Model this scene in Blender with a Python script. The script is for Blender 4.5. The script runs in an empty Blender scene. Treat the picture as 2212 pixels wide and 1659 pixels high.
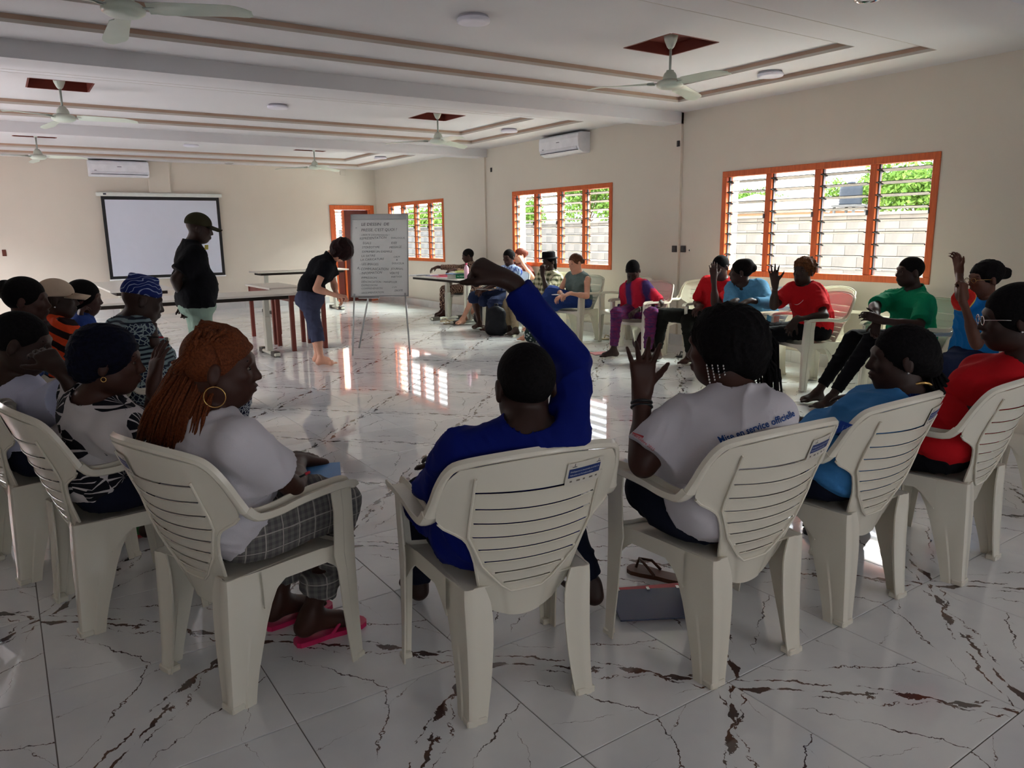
import bpy, bmesh, math, random
import numpy as np
from mathutils import Vector, Matrix
random.seed(7)
SC = bpy.context.scene
COL = SC.collection
PI = math.pi
# ---------------------------------------------------------------- camera
FPX, YAW, PITCH, ROLL, CAMH = 1621.2, 0.59366, 0.19763, -0.01405, 1.42
def cam_axes():
    f = np.array([math.sin(YAW)*math.cos(PITCH), math.cos(YAW)*math.cos(PITCH), -math.sin(PITCH)])
    r = np.array([math.cos(YAW), -math.sin(YAW), 0.0]); u = np.cross(r, f)
    return r*math.cos(ROLL)+u*math.sin(ROLL), -r*math.sin(ROLL)+u*math.cos(ROLL), f
CR, CU, CF = cam_axes()
cd = bpy.data.cameras.new('camera'); cam = bpy.data.objects.new('camera', cd); COL.objects.link(cam)
cd.sensor_width = 36.0; cd.lens = FPX/2212*36.0; cd.clip_start = 0.05; cd.clip_end = 300
cam.matrix_world = Matrix(((CR[0], CU[0], -CF[0], 0), (CR[1], CU[1], -CF[1], 0), (CR[2], CU[2], -CF[2], CAMH), (0, 0, 0, 1)))
SC.camera = cam
def P(px, py, d):
    """world point seen at photo pixel (px,py) at depth d metres in front of the lens"""
    return np.array([0, 0, CAMH]) + CF*d + CR*((px-1106)/FPX*d) - CU*((py-829.5)/FPX*d)
# ---------------------------------------------------------------- world, light, exposure
W = bpy.data.worlds.new('sky'); SC.world = W; W.use_nodes = True
nt = W.node_tree; nt.nodes.clear()
bg = nt.nodes.new('ShaderNodeBackground'); wo = nt.nodes.new('ShaderNodeOutputWorld')
tc = nt.nodes.new('ShaderNodeTexCoord'); ns = nt.nodes.new('ShaderNodeTexNoise'); rp = nt.nodes.new('ShaderNodeValToRGB')
ns.inputs['Scale'].default_value = 3.0; ns.inputs['Detail'].default_value = 5
rp.color_ramp.elements[0].position = .35; rp.color_ramp.elements[0].color = (.74, .86, 1, 1)
rp.color_ramp.elements[1].position = .62; rp.color_ramp.elements[1].color = (1, 1, 1, 1)
nt.links.new(tc.outputs['Generated'], ns.inputs['Vector']); nt.links.new(ns.outputs['Fac'], rp.inputs['Fac'])
nt.links.new(rp.outputs['Color'], bg.inputs['Color']); nt.links.new(bg.outputs[0], wo.inputs[0])
bg.inputs['Strength'].default_value = 4.5
def area(name, loc, to, sx, sy, power, col=(1, 1, 1)):
    l = bpy.data.lights.new(name, 'AREA'); l.shape = 'RECTANGLE'; l.size = sx; l.size_y = sy; l.energy = power; l.color = col
    o = bpy.data.objects.new(name, l); COL.objects.link(o); o.location = loc
    o.rotation_euler = (Vector(to)-Vector(loc)).to_track_quat('-Z', 'Y').to_euler(); return o
# added area lamps boosting daylight through the three louvred windows (outside, above the heads)
for yy in (4.85, 9.2, 13.96):
    area('window_fill', (8.9, yy, 3.6), (5.6, yy, 0.6), 3.2, 2.2, 1500, (1.0, .985, .96))
# added lamps outside the left wall, boosting the daylight from its windows
for yy in (9.0, 13.4):
    area('side_fill', (-3.7, yy, 3.4), (-.6, yy, 0.8), 3.0, 2.0, 1050, (.95, .97, 1.0))
SC.view_settings.view_transform = 'Standard'; SC.view_settings.look = 'None'
SC.view_settings.gamma = 1.0; SC.view_settings.use_curve_mapping = False; SC.view_settings.exposure = 0.38
# ---------------------------------------------------------------- helpers
def empty(name, loc=(0, 0, 0), rz=0.0, label=None, cat=None, group=None):
    o = bpy.data.objects.new(name, None); COL.objects.link(o); o.location = loc; o.rotation_euler = (0, 0, rz)
    o.empty_display_size = .1
    return tag(o, label, cat, group)
def tag(o, label=None, cat=None, group=None, kind=None):
    if label: o['label'] = label
    if cat: o['category'] = cat
    if group: o['group'] = group
    if kind: o['kind'] = kind
    return o
def link(name, me, m=None, parent=None, smooth=False):
    o = bpy.data.objects.new(name, me); COL.objects.link(o)
    if m is not None:
        for mm in (m if isinstance(m, (list, tuple)) else [m]): me.materials.append(mm)
    if parent is not None: o.parent = parent
    if smooth: me.polygons.foreach_set('use_smooth', [True]*len(me.polygons))
    return o
def copy_tree(o, parent=None):
    c = o.copy(); COL.objects.link(c)
    if parent is not None: c.parent = parent
    for ch in list(o.children): copy_tree(ch, c)
    return c
class MB:
    """collects simple shapes into one mesh"""
    def __init__(s): s.v = []; s.f = []; s.mi = []
    def add(s, vs, fs, mi=0):
        n = len(s.v); s.v += [tuple(v) for v in vs]; s.f += [tuple(n+i for i in f) for f in fs]; s.mi += [mi]*len(fs); return s
    def box(s, x0, x1, y0, y1, z0, z1, mi=0, M=None, bev=0.0):
        if bev > 0:
            b = bev; vs = []
            for z, k in ((z0, 1), (z0+b, 0), (z1-b, 0), (z1, 1)):
                i = b*k
                for (x, y) in ((x0+i+b*(1-k)*0, y0+b), (x0+b, y0+i), (x1-b, y0+i), (x1-i, y0+b), (x1-i, y1-b), (x1-b, y1-i), (x0+b, y1-i), (x0+i, y1-b)):
                    vs.append((x, y, z))
            fs = [tuple(range(7, -1, -1)), tuple(24+i for i in range(8))]
            for l in range(3):
                for i in range(8): fs.append((l*8+i, l*8+(i+1) % 8, l*8+8+(i+1) % 8, l*8+8+i))
        else:
            vs = [(x, y, z) for z in (z0, z1) for (x, y) in ((x0, y0), (x1, y0), (x1, y1), (x0, y1))]
            fs = [(3, 2, 1, 0), (4, 5, 6, 7), (0, 1, 5, 4), (1, 2, 6, 5), (2, 3, 7, 6), (3, 0, 4, 7)]
        if M is not None: vs = [M @ Vector(v) for v in vs]
        return s.add(vs, fs, mi)
    def tube(s, pts, r, n=8, mi=0, caps=True, flat=1.0, up=(0, 0, 1)):
        pts = [np.array(p, float) for p in pts]; m = len(pts)
        rs = r if isinstance(r, (list, tuple)) else [r]*m
        vs = []; prev = None
        for i, p in enumerate(pts):
            t = pts[min(i+1, m-1)]-pts[max(i-1, 0)]; t = t/(np.linalg.norm(t)+1e-9)
            if prev is None:
                a = np.array(up, float)
                if abs(a@t) > .95: a = np.array([1., 0, 0])
                prev = a
            b1 = prev-t*(prev@t); b1 /= np.linalg.norm(b1)+1e-9; b2 = np.cross(t, b1); prev = b1
            for k in range(n):
                a = 2*PI*k/n; vs.append(p+b1*math.cos(a)*rs[i]*flat+b2*math.sin(a)*rs[i])
        fs = []
        for i in range(m-1):
            for k in range(n): fs.append((i*n+k, i*n+(k+1) % n, (i+1)*n+(k+1) % n, (i+1)*n+k))
        if caps: fs.append(tuple(range(n-1, -1, -1))); fs.append(tuple((m-1)*n+k for k in range(n)))
        return s.add(vs, fs, mi)
    def lathe(s, prof, n=24, c=(0, 0, 0), mi=0, M=None):
        vs = []
        for r, z in prof:
            for k in range(n):
                a = 2*PI*k/n; v = Vector((r*math.cos(a), r*math.sin(a), z))
                if M is not None: v = M @ v
                vs.append((v[0]+c[0], v[1]+c[1], v[2]+c[2]))
        fs = []
        for i in range(len(prof)-1):
            for k in range(n): fs.append((i*n+k, i*n+(k+1) % n, (i+1)*n+(k+1) % n, (i+1)*n+k))
        fs.append(tuple(range(n-1, -1, -1))); fs.append(tuple((len(prof)-1)*n+k for k in range(n)))
        return s.add(vs, fs, mi)
    def ell(s, c, r, nu=12, nv=8, mi=0, M=None):
        prof = [(math.sin(PI*(i+.02)/(nv+.04)), -math.cos(PI*(i+.02)/(nv+.04))) for i in range(nv+1)]
        vs = []
        for a, z in prof:
            for k in range(nu):
                t = 2*PI*k/nu; v = Vector((a*math.cos(t)*r[0], a*math.sin(t)*r[1], z*r[2]))
                if M is not None: v = M @ v
                vs.append((v[0]+c[0], v[1]+c[1], v[2]+c[2]))
        fs = []
        for i in range(nv):
            for k in range(nu): fs.append((i*nu+k, i*nu+(k+1) % nu, (i+1)*nu+(k+1) % nu, (i+1)*nu+k))
        return s.add(vs, fs, mi)
    def mesh(s, name):
        me = bpy.data.meshes.new(name); me.from_pydata(s.v, [], s.f)
        if any(s.mi): me.polygons.foreach_set('material_index', s.mi)
        me.update(); return me
    def build(s, name, m=None, parent=None, smooth=False):
        return link(name, s.mesh(name), m, parent, smooth)
def npmesh(name, v, f):
    me = bpy.data.meshes.new(name); n = len(v); k = f.shape[1]; m = len(f)
    me.vertices.add(n); me.vertices.foreach_set('co', np.ascontiguousarray(v, np.float32).ravel())
    me.loops.add(m*k); me.loops.foreach_set('vertex_index', np.ascontiguousarray(f, np.int32).ravel())
    me.polygons.add(m); me.polygons.foreach_set('loop_start', np.arange(0, m*k, k, dtype=np.int32))
    me.polygons.foreach_set('use_smooth', np.ones(m, bool)); me.update(calc_edges=True); return me
# ---------------------------------------------------------------- materials
class NT:
    def __init__(s, name):
        s.m = bpy.data.materials.new(name); s.m.use_nodes = True; s.t = s.m.node_tree
        s.b = s.t.nodes['Principled BSDF']; s.out = s.t.nodes['Material Output']
    def n(s, typ, **kw):
        o = s.t.nodes.new('ShaderNode'+typ)
        for k, v in kw.items():
            if k in o.inputs.keys() if hasattr(o.inputs, 'keys') else False: o.inputs[k].default_value = v
            else: setattr(o, k, v)
        return o
    def l(s, a, b): s.t.links.new(a, b)
    def math(s, op, a, b=None, c=None, clamp=False):
        o = s.t.nodes.new('ShaderNodeMath'); o.operation = op; o.use_clamp = clamp
        for i, x in enumerate((a, b, c)):
            if x is None: continue
            if isinstance(x, (int, float)): o.inputs[i].default_value = x
            else: s.l(x, o.inputs[i])
        return o.outputs[0]
    def mix(s, fac, a, b):
        o = s.t.nodes.new('ShaderNodeMix'); o.data_type = 'RGBA'
        for i, x in ((0, fac), (6, a), (7, b)):
            if isinstance(x, (int, float)): o.inputs[i].default_value = x
            elif isinstance(x, tuple): o.inputs[i].default_value = (*x[:3], 1)
            else: s.l(x, o.inputs[i])
        return o.outputs[2]
    def noise(s, vec=None, scale=5, detail=3, rough=.5, dist=0, dim='3D'):
        o = s.t.nodes.new('ShaderNodeTexNoise'); o.inputs['Scale'].default_value = scale; o.inputs['Detail'].default_value = detail
        o.inputs['Roughness'].default_value = rough; o.inputs['Distortion'].default_value = dist
        if vec is not None: s.l(vec, o.inputs['Vector'])
        return o.outputs['Fac']
    def coord(s, kind='Object'):
        return s.t.nodes.new('ShaderNodeTexCoord').outputs[kind]
    def mapv(s, vec, scale=(1, 1, 1), rot=(0, 0, 0), loc=(0, 0, 0)):
        o = s.t.nodes.new('ShaderNodeMapping'); o.inputs['Scale'].default_value = scale; o.inputs['Rotation'].default_value = rot; o.inputs['Location'].default_value = loc
        s.l(vec, o.inputs['Vector']); return o.outputs[0]
    def sep(s, vec):
        o = s.t.nodes.new('ShaderNodeSeparateXYZ'); s.l(vec, o.inputs[0]); return o.outputs
    def ramp(s, fac, stops):
        o = s.t.nodes.new('ShaderNodeValToRGB'); s.l(fac, o.inputs[0]); e = o.color_ramp.elements
        while len(e) < len(stops): e.new(.5)
        for i, (p, c) in enumerate(stops): e[i].position = p; e[i].color = (*c[:3], 1)
        return o.outputs[0]
    def bump(s, h, strength=.3, dist=.01):
        o = s.t.nodes.new('ShaderNodeBump'); o.inputs['Strength'].default_value = strength; o.inputs['Distance'].default_value = dist
        s.l(h, o.inputs['Height']); s.l(o.outputs[0], s.b.inputs['Normal'])
    def col(s, c):
        if isinstance(c, tuple): s.b.inputs['Base Color'].default_value = (*c[:3], 1)
        else: s.l(c, s.b.inputs['Base Color'])
    def set(s, **kw):
        for k, v in kw.items():
            s.b.inputs[{'rough': 'Roughness', 'spec': 'Specular IOR Level', 'metal': 'Metallic', 'coat': 'Coat Weight', 'sss': 'Subsurface Weight', 'trans': 'Transmission Weight', 'ior': 'IOR', 'alpha': 'Alpha', 'sheen': 'Sheen Weight', 'coatr': 'Coat Roughness'}[k]].default_value = v
        return s
def srgb(r, g, b):
    f = lambda c: c/12.92 if c <= .04045 else ((c+.055)/1.055)**2.4
    return (f(r/255), f(g/255), f(b/255))
_mc = {}
def simple(name, c, rough=.6, spec=.3, vary=.06, scale=8, bump=0.0, bscale=60, metal=0, coat=0, sheen=0):
    if name in _mc: return _mc[name]
    t = NT(name); co = t.coord('Object'); nz = t.noise(co, scale, 3)
    lo = tuple(x*(1-vary) for x in c); hi = tuple(min(1, x*(1+vary)) for x in c)
    t.col(t.ramp(nz, [(.3, lo), (.7, hi)])); t.set(rough=rough, spec=spec, metal=metal, coat=coat, sheen=sheen)
    if bump: t.bump(t.noise(co, bscale, 2), bump, .004)
    _mc[name] = t.m; return t.m
# ================================================================= SETTING
XW, YF, XL, YB, ZC = 7.1, 15.8, -1.9, -2.2, 2.83
BAYY = (-2.2, 2.27, 6.74, 11.2, 15.8)
m_wall = simple('wall_paint', srgb(212, 203, 190), .75, .2, .025, 1.3, .05, 180)
m_ceil = simple('ceiling_paint', srgb(214, 212, 214), .75, .2, .02, 1.0, .04, 150)
m_step = simple('coffer_brown_paint', srgb(178, 150, 132), .7, .2, .05, 4)
m_lip = simple('coffer_grey_lip', srgb(196, 188, 180), .7, .2, .03, 4)
m_box = simple('fan_recess_redbrown', srgb(108, 44, 34), .6, .3, .12, 5)
# ---- marble print (one print on every tile, as in the photo)
def marble(name, base=(232, 231, 230), rough=.045):
    t = NT(name); co = t.coord('Object')
    q = t.mapv(co, rot=(0, 0, PI/4)); wn = t.t.nodes.new('ShaderNodeTexNoise'); wn.inputs['Scale'].default_value = 3.2; wn.inputs['Detail'].default_value = 6; wn.inputs['Roughness'].default_value = .62
    t.l(q, wn.inputs['Vector'])
    X, Y, Z = t.sep(q)
    d = t.math('MULTIPLY', t.math('SUBTRACT', wn.outputs['Fac'], .5), .17)
    fine = t.math('MULTIPLY', t.math('SUBTRACT', t.noise(q, 26, 4, .7), .5), .02)
    tot = None
    # (offset, slope, curvature, width, gate threshold, gate scale)
    for (o, sl, cv, w, gt, gs, sx) in ((0.004, .04, -.16, .0105, .50, 7, 1), (.034, -.10, -.30, .0042, .50, 9, 3), (-.030, .08, .22, .0036, .52, 8, 5), (.150, .24, .5, .0026, .44, 4, 7), (-.135, -.22, -.6, .0024, .50, 4, 9), (.245, -.5, .3, .0020, .54, 6, 11), (-.265, .6, .2, .0020, .54, 6, 13)):
        line = t.math('ADD', t.math('ADD', t.math('MULTIPLY', X, sl), t.math('MULTIPLY', t.math('MULTIPLY', X, X), cv)), o)
        dist = t.math('ABSOLUTE', t.math('SUBTRACT', t.math('ADD', t.math('ADD', Y, d), fine), line))
        g = t.noise(t.mapv(q, scale=(1, .5, 1), loc=(sx*1.7, sx, 0)), gs, 3, .6)
        ww = t.math('MULTIPLY', t.math('SUBTRACT', g, gt-.07, clamp=True), w/.15)
        s = t.math('DIVIDE', t.math('SUBTRACT', ww, dist), .0011, clamp=True)
        tot = s if tot is None else t.math('MAXIMUM', tot, s)
    cloud = t.noise(q, 2.1, 4, .6)
    b0 = tuple(srgb(*base)); b1 = tuple(srgb(base[0]-14, base[1]-13, base[2]-10))
    bc = t.ramp(cloud, [(.35, b1), (.6, b0)])
    vc = t.ramp(t.noise(q, 9, 2), [(.35, srgb(78, 70, 70)), (.65, srgb(98, 66, 50))])
    t.col(t.mix(tot, bc, vc)); t.set(rough=rough, spec=.55, coat=.25, coatr=.02)
    return t.m
m_tile = marble('polished_marble_tile')
m_grout = simple('grout', srgb(112, 104, 98), .8, .2)
# ---- floor with tiles 60 cm
TS, TX0, TY0 = .6019, -.0276, 2.0206
fl = MB().box(XL-.2, XW+.2, YB-.2, YF+.2, -.12, -.0035).build('floor', m_grout); tag(fl, kind='structure')
def tilemesh(sx=TS-.003, sy=TS-.003, t=.009):
    return MB().box(-sx/2, sx/2, -sy/2, sy/2, -t, 0, bev=.0014).mesh('tile')
tm = tilemesh(); tm.materials.append(m_tile)
tiles = []
for i in range(-4, 13):
    for j in range(-8, 25):
        cx, cy = TX0+TS*(i+.5), TY0+TS*(j+.5)
        if cx-TS/2 < XL-.05 or cx+TS/2 > XW+TS*.99 or cy < YB or cy+TS/2 > YF+TS*.99: continue
        v = np.array([cx, cy, -CAMH]); z = v@CF; vis = False
        if z > .3:
            u, w_ = v@CR/z*FPX, -(v@CU)/z*FPX; vis = abs(u) < 1106+350 and w_ < 830+500
        tiles.append((0 if vis else 1, cx*cx+cy*cy, cx, cy, (i+j) % 2))
tiles.sort()
rest = MB()
for n, (vz, _, cx, cy, odd) in enumerate(tiles):
    x0, x1, y0, y1 = cx-TS/2, min(cx+TS/2, XW), cy-TS/2, min(cy+TS/2, YF)
    if n < 300 and vz == 0 and x1-x0 > TS-.01 and y1-y0 > TS-.01:
        o = bpy.data.objects.new('tile', tm); COL.objects.link(o); o.parent = fl
        o.location = (cx, cy, 0); o.rotation_euler = (0, 0, 0 if odd else PI/2)
    else: rest.box(x0+.0011, x1-.0011, y0+.0011, y1-.0011, -.009, 0)
m_tile2 = marble('polished_marble_far')
tag(rest.build('tile_field', m_tile2, fl), kind='stuff')
# ---- walls
WIN = [(3.61, 6.08), (7.99, 10.43), (12.74, 15.17)]; WZ0, WZ1 = .905, 2.09
def wall_with_holes(name, axis, pos, out, a0, a1, z0, z1, holes, m):
    b = MB(); th = .22*out
    def bx(u0, u1, w0, w1):
        if axis == 'x': b.box(min(pos, pos+th), max(pos, pos+th), u0, u1, w0, w1)
        else: b.box(u0, u1, min(pos, pos+th), max(pos, pos+th), w0, w1)
    cur = a0
    for (h0, h1, hz0, hz1) in sorted(holes):
        bx(cur, h0, z0, z1)
        if hz0 > z0: bx(h0, h1, z0, hz0)
        if hz1 < z1: bx(h0, h1, hz1, z1)
        cur = h1
    bx(cur, a1, z0, z1)
    return tag(b.build(name, m), kind='structure')
wall_with_holes('wall_right', 'x', XW, 1, YB-.2, YF+.2, -.02, 3.2, [(a+.05, b-.05, WZ0+.05, WZ1-.05) for a, b in WIN], m_wall)
wall_with_holes('wall_far', 'y', YF, 1, XL-.2, XW+.2, -.02, 3.2, [(6.06, 6.99, -.02, 2.02)], m_wall)
wall_with_holes('wall_left', 'x', XL, -1, YB-.2, YF+.2, -.02, 3.2, [(y-1.2, y+1.2, .9, 2.1) for y in (9.0, 13.4)], m_wall)
RW = [(-1.1, .2), (2.0, 3.3), (4.9, 6.2)]  # unseen openings added behind the camera to fill the near side with light
wall_with_holes('wall_rear', 'y', YB, -1, XL-.2, XW+.2, -.02, 3.2, [(a, b, .9, 2.1) for a, b in RW], m_wall)
for k, (a, b) in enumerate(RW):
    q = MB()
    for (a0, a1, z0, z1) in ((a, b, .9, .96), (a, b, 2.04, 2.1), (a, a+.06, .86, 2.04), (b-.06, b, .86, 2.04), (.5*(a+b)-.03, .5*(a+b)+.03, .86, 2.04)): q.box(a0, a1, YB-.1, YB+.012, z0, z1)
    tag(q.build('window_%d' % (k+6), simple('fill_window_wood', srgb(190, 88, 40), .45, .4)), kind='structure')
# pilasters on the right wall under each beam, and one on the far wall
for k, yy in enumerate((2.12, 6.72, 11.22)):
    tag(MB().box(XW-.035, XW+.02, yy, yy+.30, 0, 2.83).build('trim_%d' % (k+1), m_wall), kind='structure')
tag(MB().box(2.52, 2.90, YF-.06, YF+.02, 0, 2.83).build('trim_4', m_wall), kind='structure')
# ---- ceiling: slab with two stepped coffers per bay, beams between
def ring(b, X0, X1, Y0, Y1, x0, x1, y0, y1, z, t=.03, mi=0):
    b.box(X0, X1, Y0, y0, z, z+t, mi); b.box(X0, X1, y1, Y1, z, z+t, mi)
    b.box(X0, x0, y0, y1, z, z+t, mi); b.box(x1, X1, y0, y1, z, z+t, mi)
FANS = [(.73, 4.77), (4.86, 4.77), (.74, 9.12), (5.02, 9.12), (.70, 13.5), (4.92, 13.5)]
OX0, OX1 = -1.25, 6.50; IX0, IX1 = -.75, 6.03
ceil = MB(); stepb = MB(); lipb = MB(); boxb = []
for k in range(4):
    y0, y1 = BAYY[k], BAYY[k+1]; c = .5*(y0+y1)
    oy0, oy1 = y0+1.15, y1-.50
    iy0, iy1 = oy0+.43, oy1-.50
    if k == 0: oy0, oy1, iy0, iy1 = -1.2, 1.5, -.7, .9
    ring(ceil, XL, XW, y0, y1, OX0, OX1, oy0, oy1, ZC)
    z1, z2 = ZC+.055, ZC+.11
    ring(ceil, OX0-.1, OX1+.1, oy0-.1, oy1+.1, IX0, IX1, iy0, iy1, z1)
    holes = [f for f in FANS if y0 < f[1] < y1]
    # inner slab split around square fan recesses
    hs = .27; xs = [IX0-.1]
    if holes:
        hy0, hy1 = holes[0][1]-hs, holes[0][1]+hs
        for f in sorted(holes): xs += [f[0]-hs, f[0]+hs]
        xs.append(IX1+.1)
        ceil.box(IX0-.1, IX1+.1, iy0-.1, hy0, z2, z2+.03); ceil.box(IX0-.1, IX1+.1, hy1, iy1+.1, z2, z2+.03)
        for q in range(0, len(xs), 2): ceil.box(xs[q], xs[q+1], hy0, hy1, z2, z2+.03)
        for f in holes: boxb.append((f[0], .5*(hy0+hy1), z2))
    else: ceil.box(IX0-.1, IX1+.1, iy0-.1, iy1+.1, z2, z2+.03)
    for (a0, a1, b0, b1, zz) in ((OX0, OX1, oy0, oy1, ZC), (IX0, IX1, iy0, iy1, z1)):
        # grey lip below, brown painted face above it, set back
        ring(lipb, a0-.0004, a1+.0004, b0-.0004, b1+.0004, a0+.003, a1-.003, b0+.003, b1-.003, zz-.0015, .024)
        ring(stepb, a0-.05, a1+.05, b0-.05, b1+.05, a0+.001, a1-.001, b0+.001, b1-.001, zz+.0225, .034)
co = ceil.build('ceiling', m_ceil); tag(co, kind='structure')
tag(MB().box(XL-.2, XW+.2, YB-.2, YF+.2, 3.2, 3.3).build('roof_slab', m_ceil), kind='structure')
for k, yb in enumerate((2.27, 6.74, 11.2)):
    tag(MB().box(XL, XW, yb-.02, yb+.28, ZC-.13, ZC+.03).build('trim_%d' % (k+5), m_ceil), kind='structure')
tag(stepb.build('trim_8', m_step), kind='structure'); tag(lipb.build('trim_9', m_lip), kind='structure')
for (x, y, z) in boxb:
    b = MB(); s = .27; h = .09
    b.box(x-s-.015, x-s+.003, y-s, y+s, z-.001, z+h); b.box(x+s-.003, x+s+.015, y-s, y+s, z-.001, z+h)
    b.box(x-s, x+s, y-s-.015, y-s+.003, z-.001, z+h); b.box(x-s, x+s, y+s-.003, y+s+.015, z-.001, z+h); b.box(x-s-.015, x+s+.015, y-s-.015, y+s+.015, z+h, z+h+.012)
    o = b.build('fan_recess', m_box, co)
# ---- baseboards of the same marble, cut in pieces
m_base = marble('marble_skirting', (196, 194, 192), .15)
def basebd(name, axis, pos, a0, a1, skips=()):
    root = MB()
    L = .6; a = a0; root = None; k = 0
    for _ in range(60):
        b = min(a+L, a1)
        if b-a < .02: break
        if not any(s0 < .5*(a+b) < s1 for s0, s1 in skips):
            sgn = -1
            mb = MB()
            if axis == 'x': mb.box(pos-.012 if pos > 0 else pos, pos if pos > 0 else pos+.012, a+.001, b-.001, 0, .135, bev=.001)
            else: mb.box(a+.001, b-.001, pos-.012 if pos > 0 else pos, pos if pos > 0 else pos+.012, 0, .135, bev=.001)
            o = mb.build('skirting_tile' if root else name, m_base, root)
            if root is None: root = o; tag(o, kind='structure')
        a = b
basebd('baseboard_right', 'x', XW-.036, YB, YF); basebd('baseboard_far', 'y', YF-.002, XL, XW, ((5.7, 7.1),)); basebd('baseboard_left', 'x', XL, YB, YF)
# ---- louvred windows
m_frame = NT('varnished_orange_wood'); _c = m_frame.coord(); _n = m_frame.noise(m_frame.mapv(_c, scale=(30, 30, 3)), 2.2, 4)
m_frame.col(m_frame.ramp(_n, [(.3, srgb(186, 82, 34)), (.7, srgb(214, 104, 48))])); m_frame.set(rough=.42, spec=.4); m_frame = m_frame.m
m_black = simple('black_plastic', srgb(22, 22, 24), .4, .4)
m_carrier = simple('grey_metal_carrier', srgb(96, 96, 102), .45, .5, metal=.4)
t = NT('louver_glass'); t.t.nodes.remove(t.b)
_tr = t.t.nodes.new('ShaderNodeBsdfTransparent'); _tr.inputs[0].default_value = (.90, .95, .93, 1); _gl = t.t.nodes.new('ShaderNodeBsdfGlossy'); _gl.inputs['Roughness'].default_value = .03
_fr = t.t.nodes.new('ShaderNodeFresnel'); _fr.inputs[0].default_value = 1.33; _mx = t.t.nodes.new('ShaderNodeMixShader')
t.l(_fr.outputs[0], _mx.inputs[0]); t.l(_tr.outputs[0], _mx.inputs[1]); t.l(_gl.outputs[0], _mx.inputs[2]); t.l(_mx.outputs[0], t.out.inputs[0]); m_glass = t.m
m_gedge = simple('louver_glass_edge', srgb(38, 52, 56), .3, .5)
def make_window(k, y0, y1, mx=XW):
    fw = .065; fr = MB(); dp = .10
    x0, x1 = mx-.012, mx+dp
    fr.box(x0, x1, y0, y1, WZ0, WZ0+fw, bev=.004); fr.box(x0, x1, y0, y1, WZ1-fw, WZ1, bev=.004)
    fr.box(x0, x1, y0, y0+fw, WZ0+fw, WZ1-fw, bev=.004); fr.box(x0, x1, y1-fw, y1, WZ0+fw, WZ1-fw, bev=.004)
    root = tag(fr.build('window_%d' % k, m_frame), kind='structure')
    iy0, iy1 = y0+fw, y1-fw; mw = .075; cw = ((iy1-iy0)-3*mw)/4
    z0, z1 = WZ0+fw, WZ1-fw; N = 9; st = (z1-z0)/N
    for c in range(4):
        a = iy0+c*(cw+mw); b = a+cw
        if c < 3: MB().box(mx+.005, mx+dp-.005, b, b+mw, z0, z1, bev=.004).build('mullion', m_frame, root)
        car = MB()
        for yy in (a, b-.014):
            car.box(mx+.035, mx+.062, yy, yy+.014, z0, z1)
            for r in range(N):
                zc = z0+st*(r+.5); M = Matrix.Translation((mx+.05, yy+.007, zc)) @ Matrix.Rotation(tilt(k, c, r), 4, 'Y')
                car.box(-.052, .05, -.009, .009, -.008, .001, M=M, mi=1)
        car.build('louver_carrier', [m_carrier, m_black], root)
        for r in range(N):
            zc = z0+st*(r+.5)
            bl = MB(); w = .052
            bl.box(-w+.0008, w-.0008, -(b-a)/2+.016, (b-a)/2-.016, 0, .005, 0); bl.box(-w-.0008, -w+.0006, -(b-a)/2+.016, (b-a)/2-.016, -.0006, .0056, 1); bl.box(w-.0006, w+.0008, -(b-a)/2+.016, (b-a)/2-.016, -.0006, .0056, 1)
            o = bl.build('louver_blade', [m_glass, m_gedge], root)
            o.location = (mx+.05, .5*(a+b), zc); o.rotation_euler = (0, tilt(k, c, r), 0)
        hb = MB().box(mx-.012, mx+.03, a-.012, a+.004, z0+.55*(z1-z0), z0+.55*(z1-z0)+.05); hb.build('louver_handle', m_carrier, root)
    return root
def tilt(k, c, r):
    rr = random.Random(k*13+c*5+(r > 5)*3)
    return math.radians(9+6*rr.random())
for k, (a, b) in enumerate(WIN): make_window(k+1, a, b)
for k, y in enumerate((9.0, 13.4)):
    b = MB()
    for (a0, a1, z0, z1) in ((y-1.2, y+1.2, .9, .965), (y-1.2, y+1.2, 2.035, 2.1), (y-1.2, y-1.13, .965, 2.035), (y+1.13, y+1.2, .965, 2.035), (y-.6, y-.53, .965, 2.035), (y-.03, y+.04, .965, 2.035), (y+.55, y+.62, .965, 2.035)): b.box(XL-.1, XL+.012, a0, a1, z0, z1)
    tag(b.build('window_%d' % (k+4), m_frame), kind='structure')
# ---- door at the far wall, slightly open with louvred leaf
dfr = MB(); dx0, dx1 = 6.02, 7.03
dfr.box(dx0, dx0+.09, YF-.03, YF+.22, 0, 2.07, bev=.004); dfr.box(dx1-.09, dx1, YF-.03, YF+.22, 0, 2.07, bev=.004); dfr.box(dx0+.09, dx1-.09, YF-.03, YF+.22, 1.98, 2.07, bev=.004)
door = tag(dfr.build('door_1', m_frame), kind='structure')
m_dark = simple('dark_redbrown_wood', srgb(92, 30, 20), .5, .4, .15)
MB().box(dx0+.10, dx0+.14, YF+.05, YF+.12, 0, 1.97).box(dx0+.30, dx0+.34, YF+.05, YF+.12, 0, 1.97).build('door_stile', m_frame, door)
MB().box(dx0+.34, dx1-.10, YF+.10, YF+.14, 0, 1.975).build('door_leaf', m_dark, door)
MB().box(dx0+.14, dx0+.30, YF+.07, YF+.10, 0, 1.02).build('door_panel', m_dark, door)
for r in range(14):
    M = Matrix.Translation((dx0+.22, YF+.085, 1.02+r*.07)) @ Matrix.Rotation(.3, 4, 'X')
    MB().box(-.08, .08, -.03, .03, -.002, .002, M=M).build('louver_blade', m_gedge, door)
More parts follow.
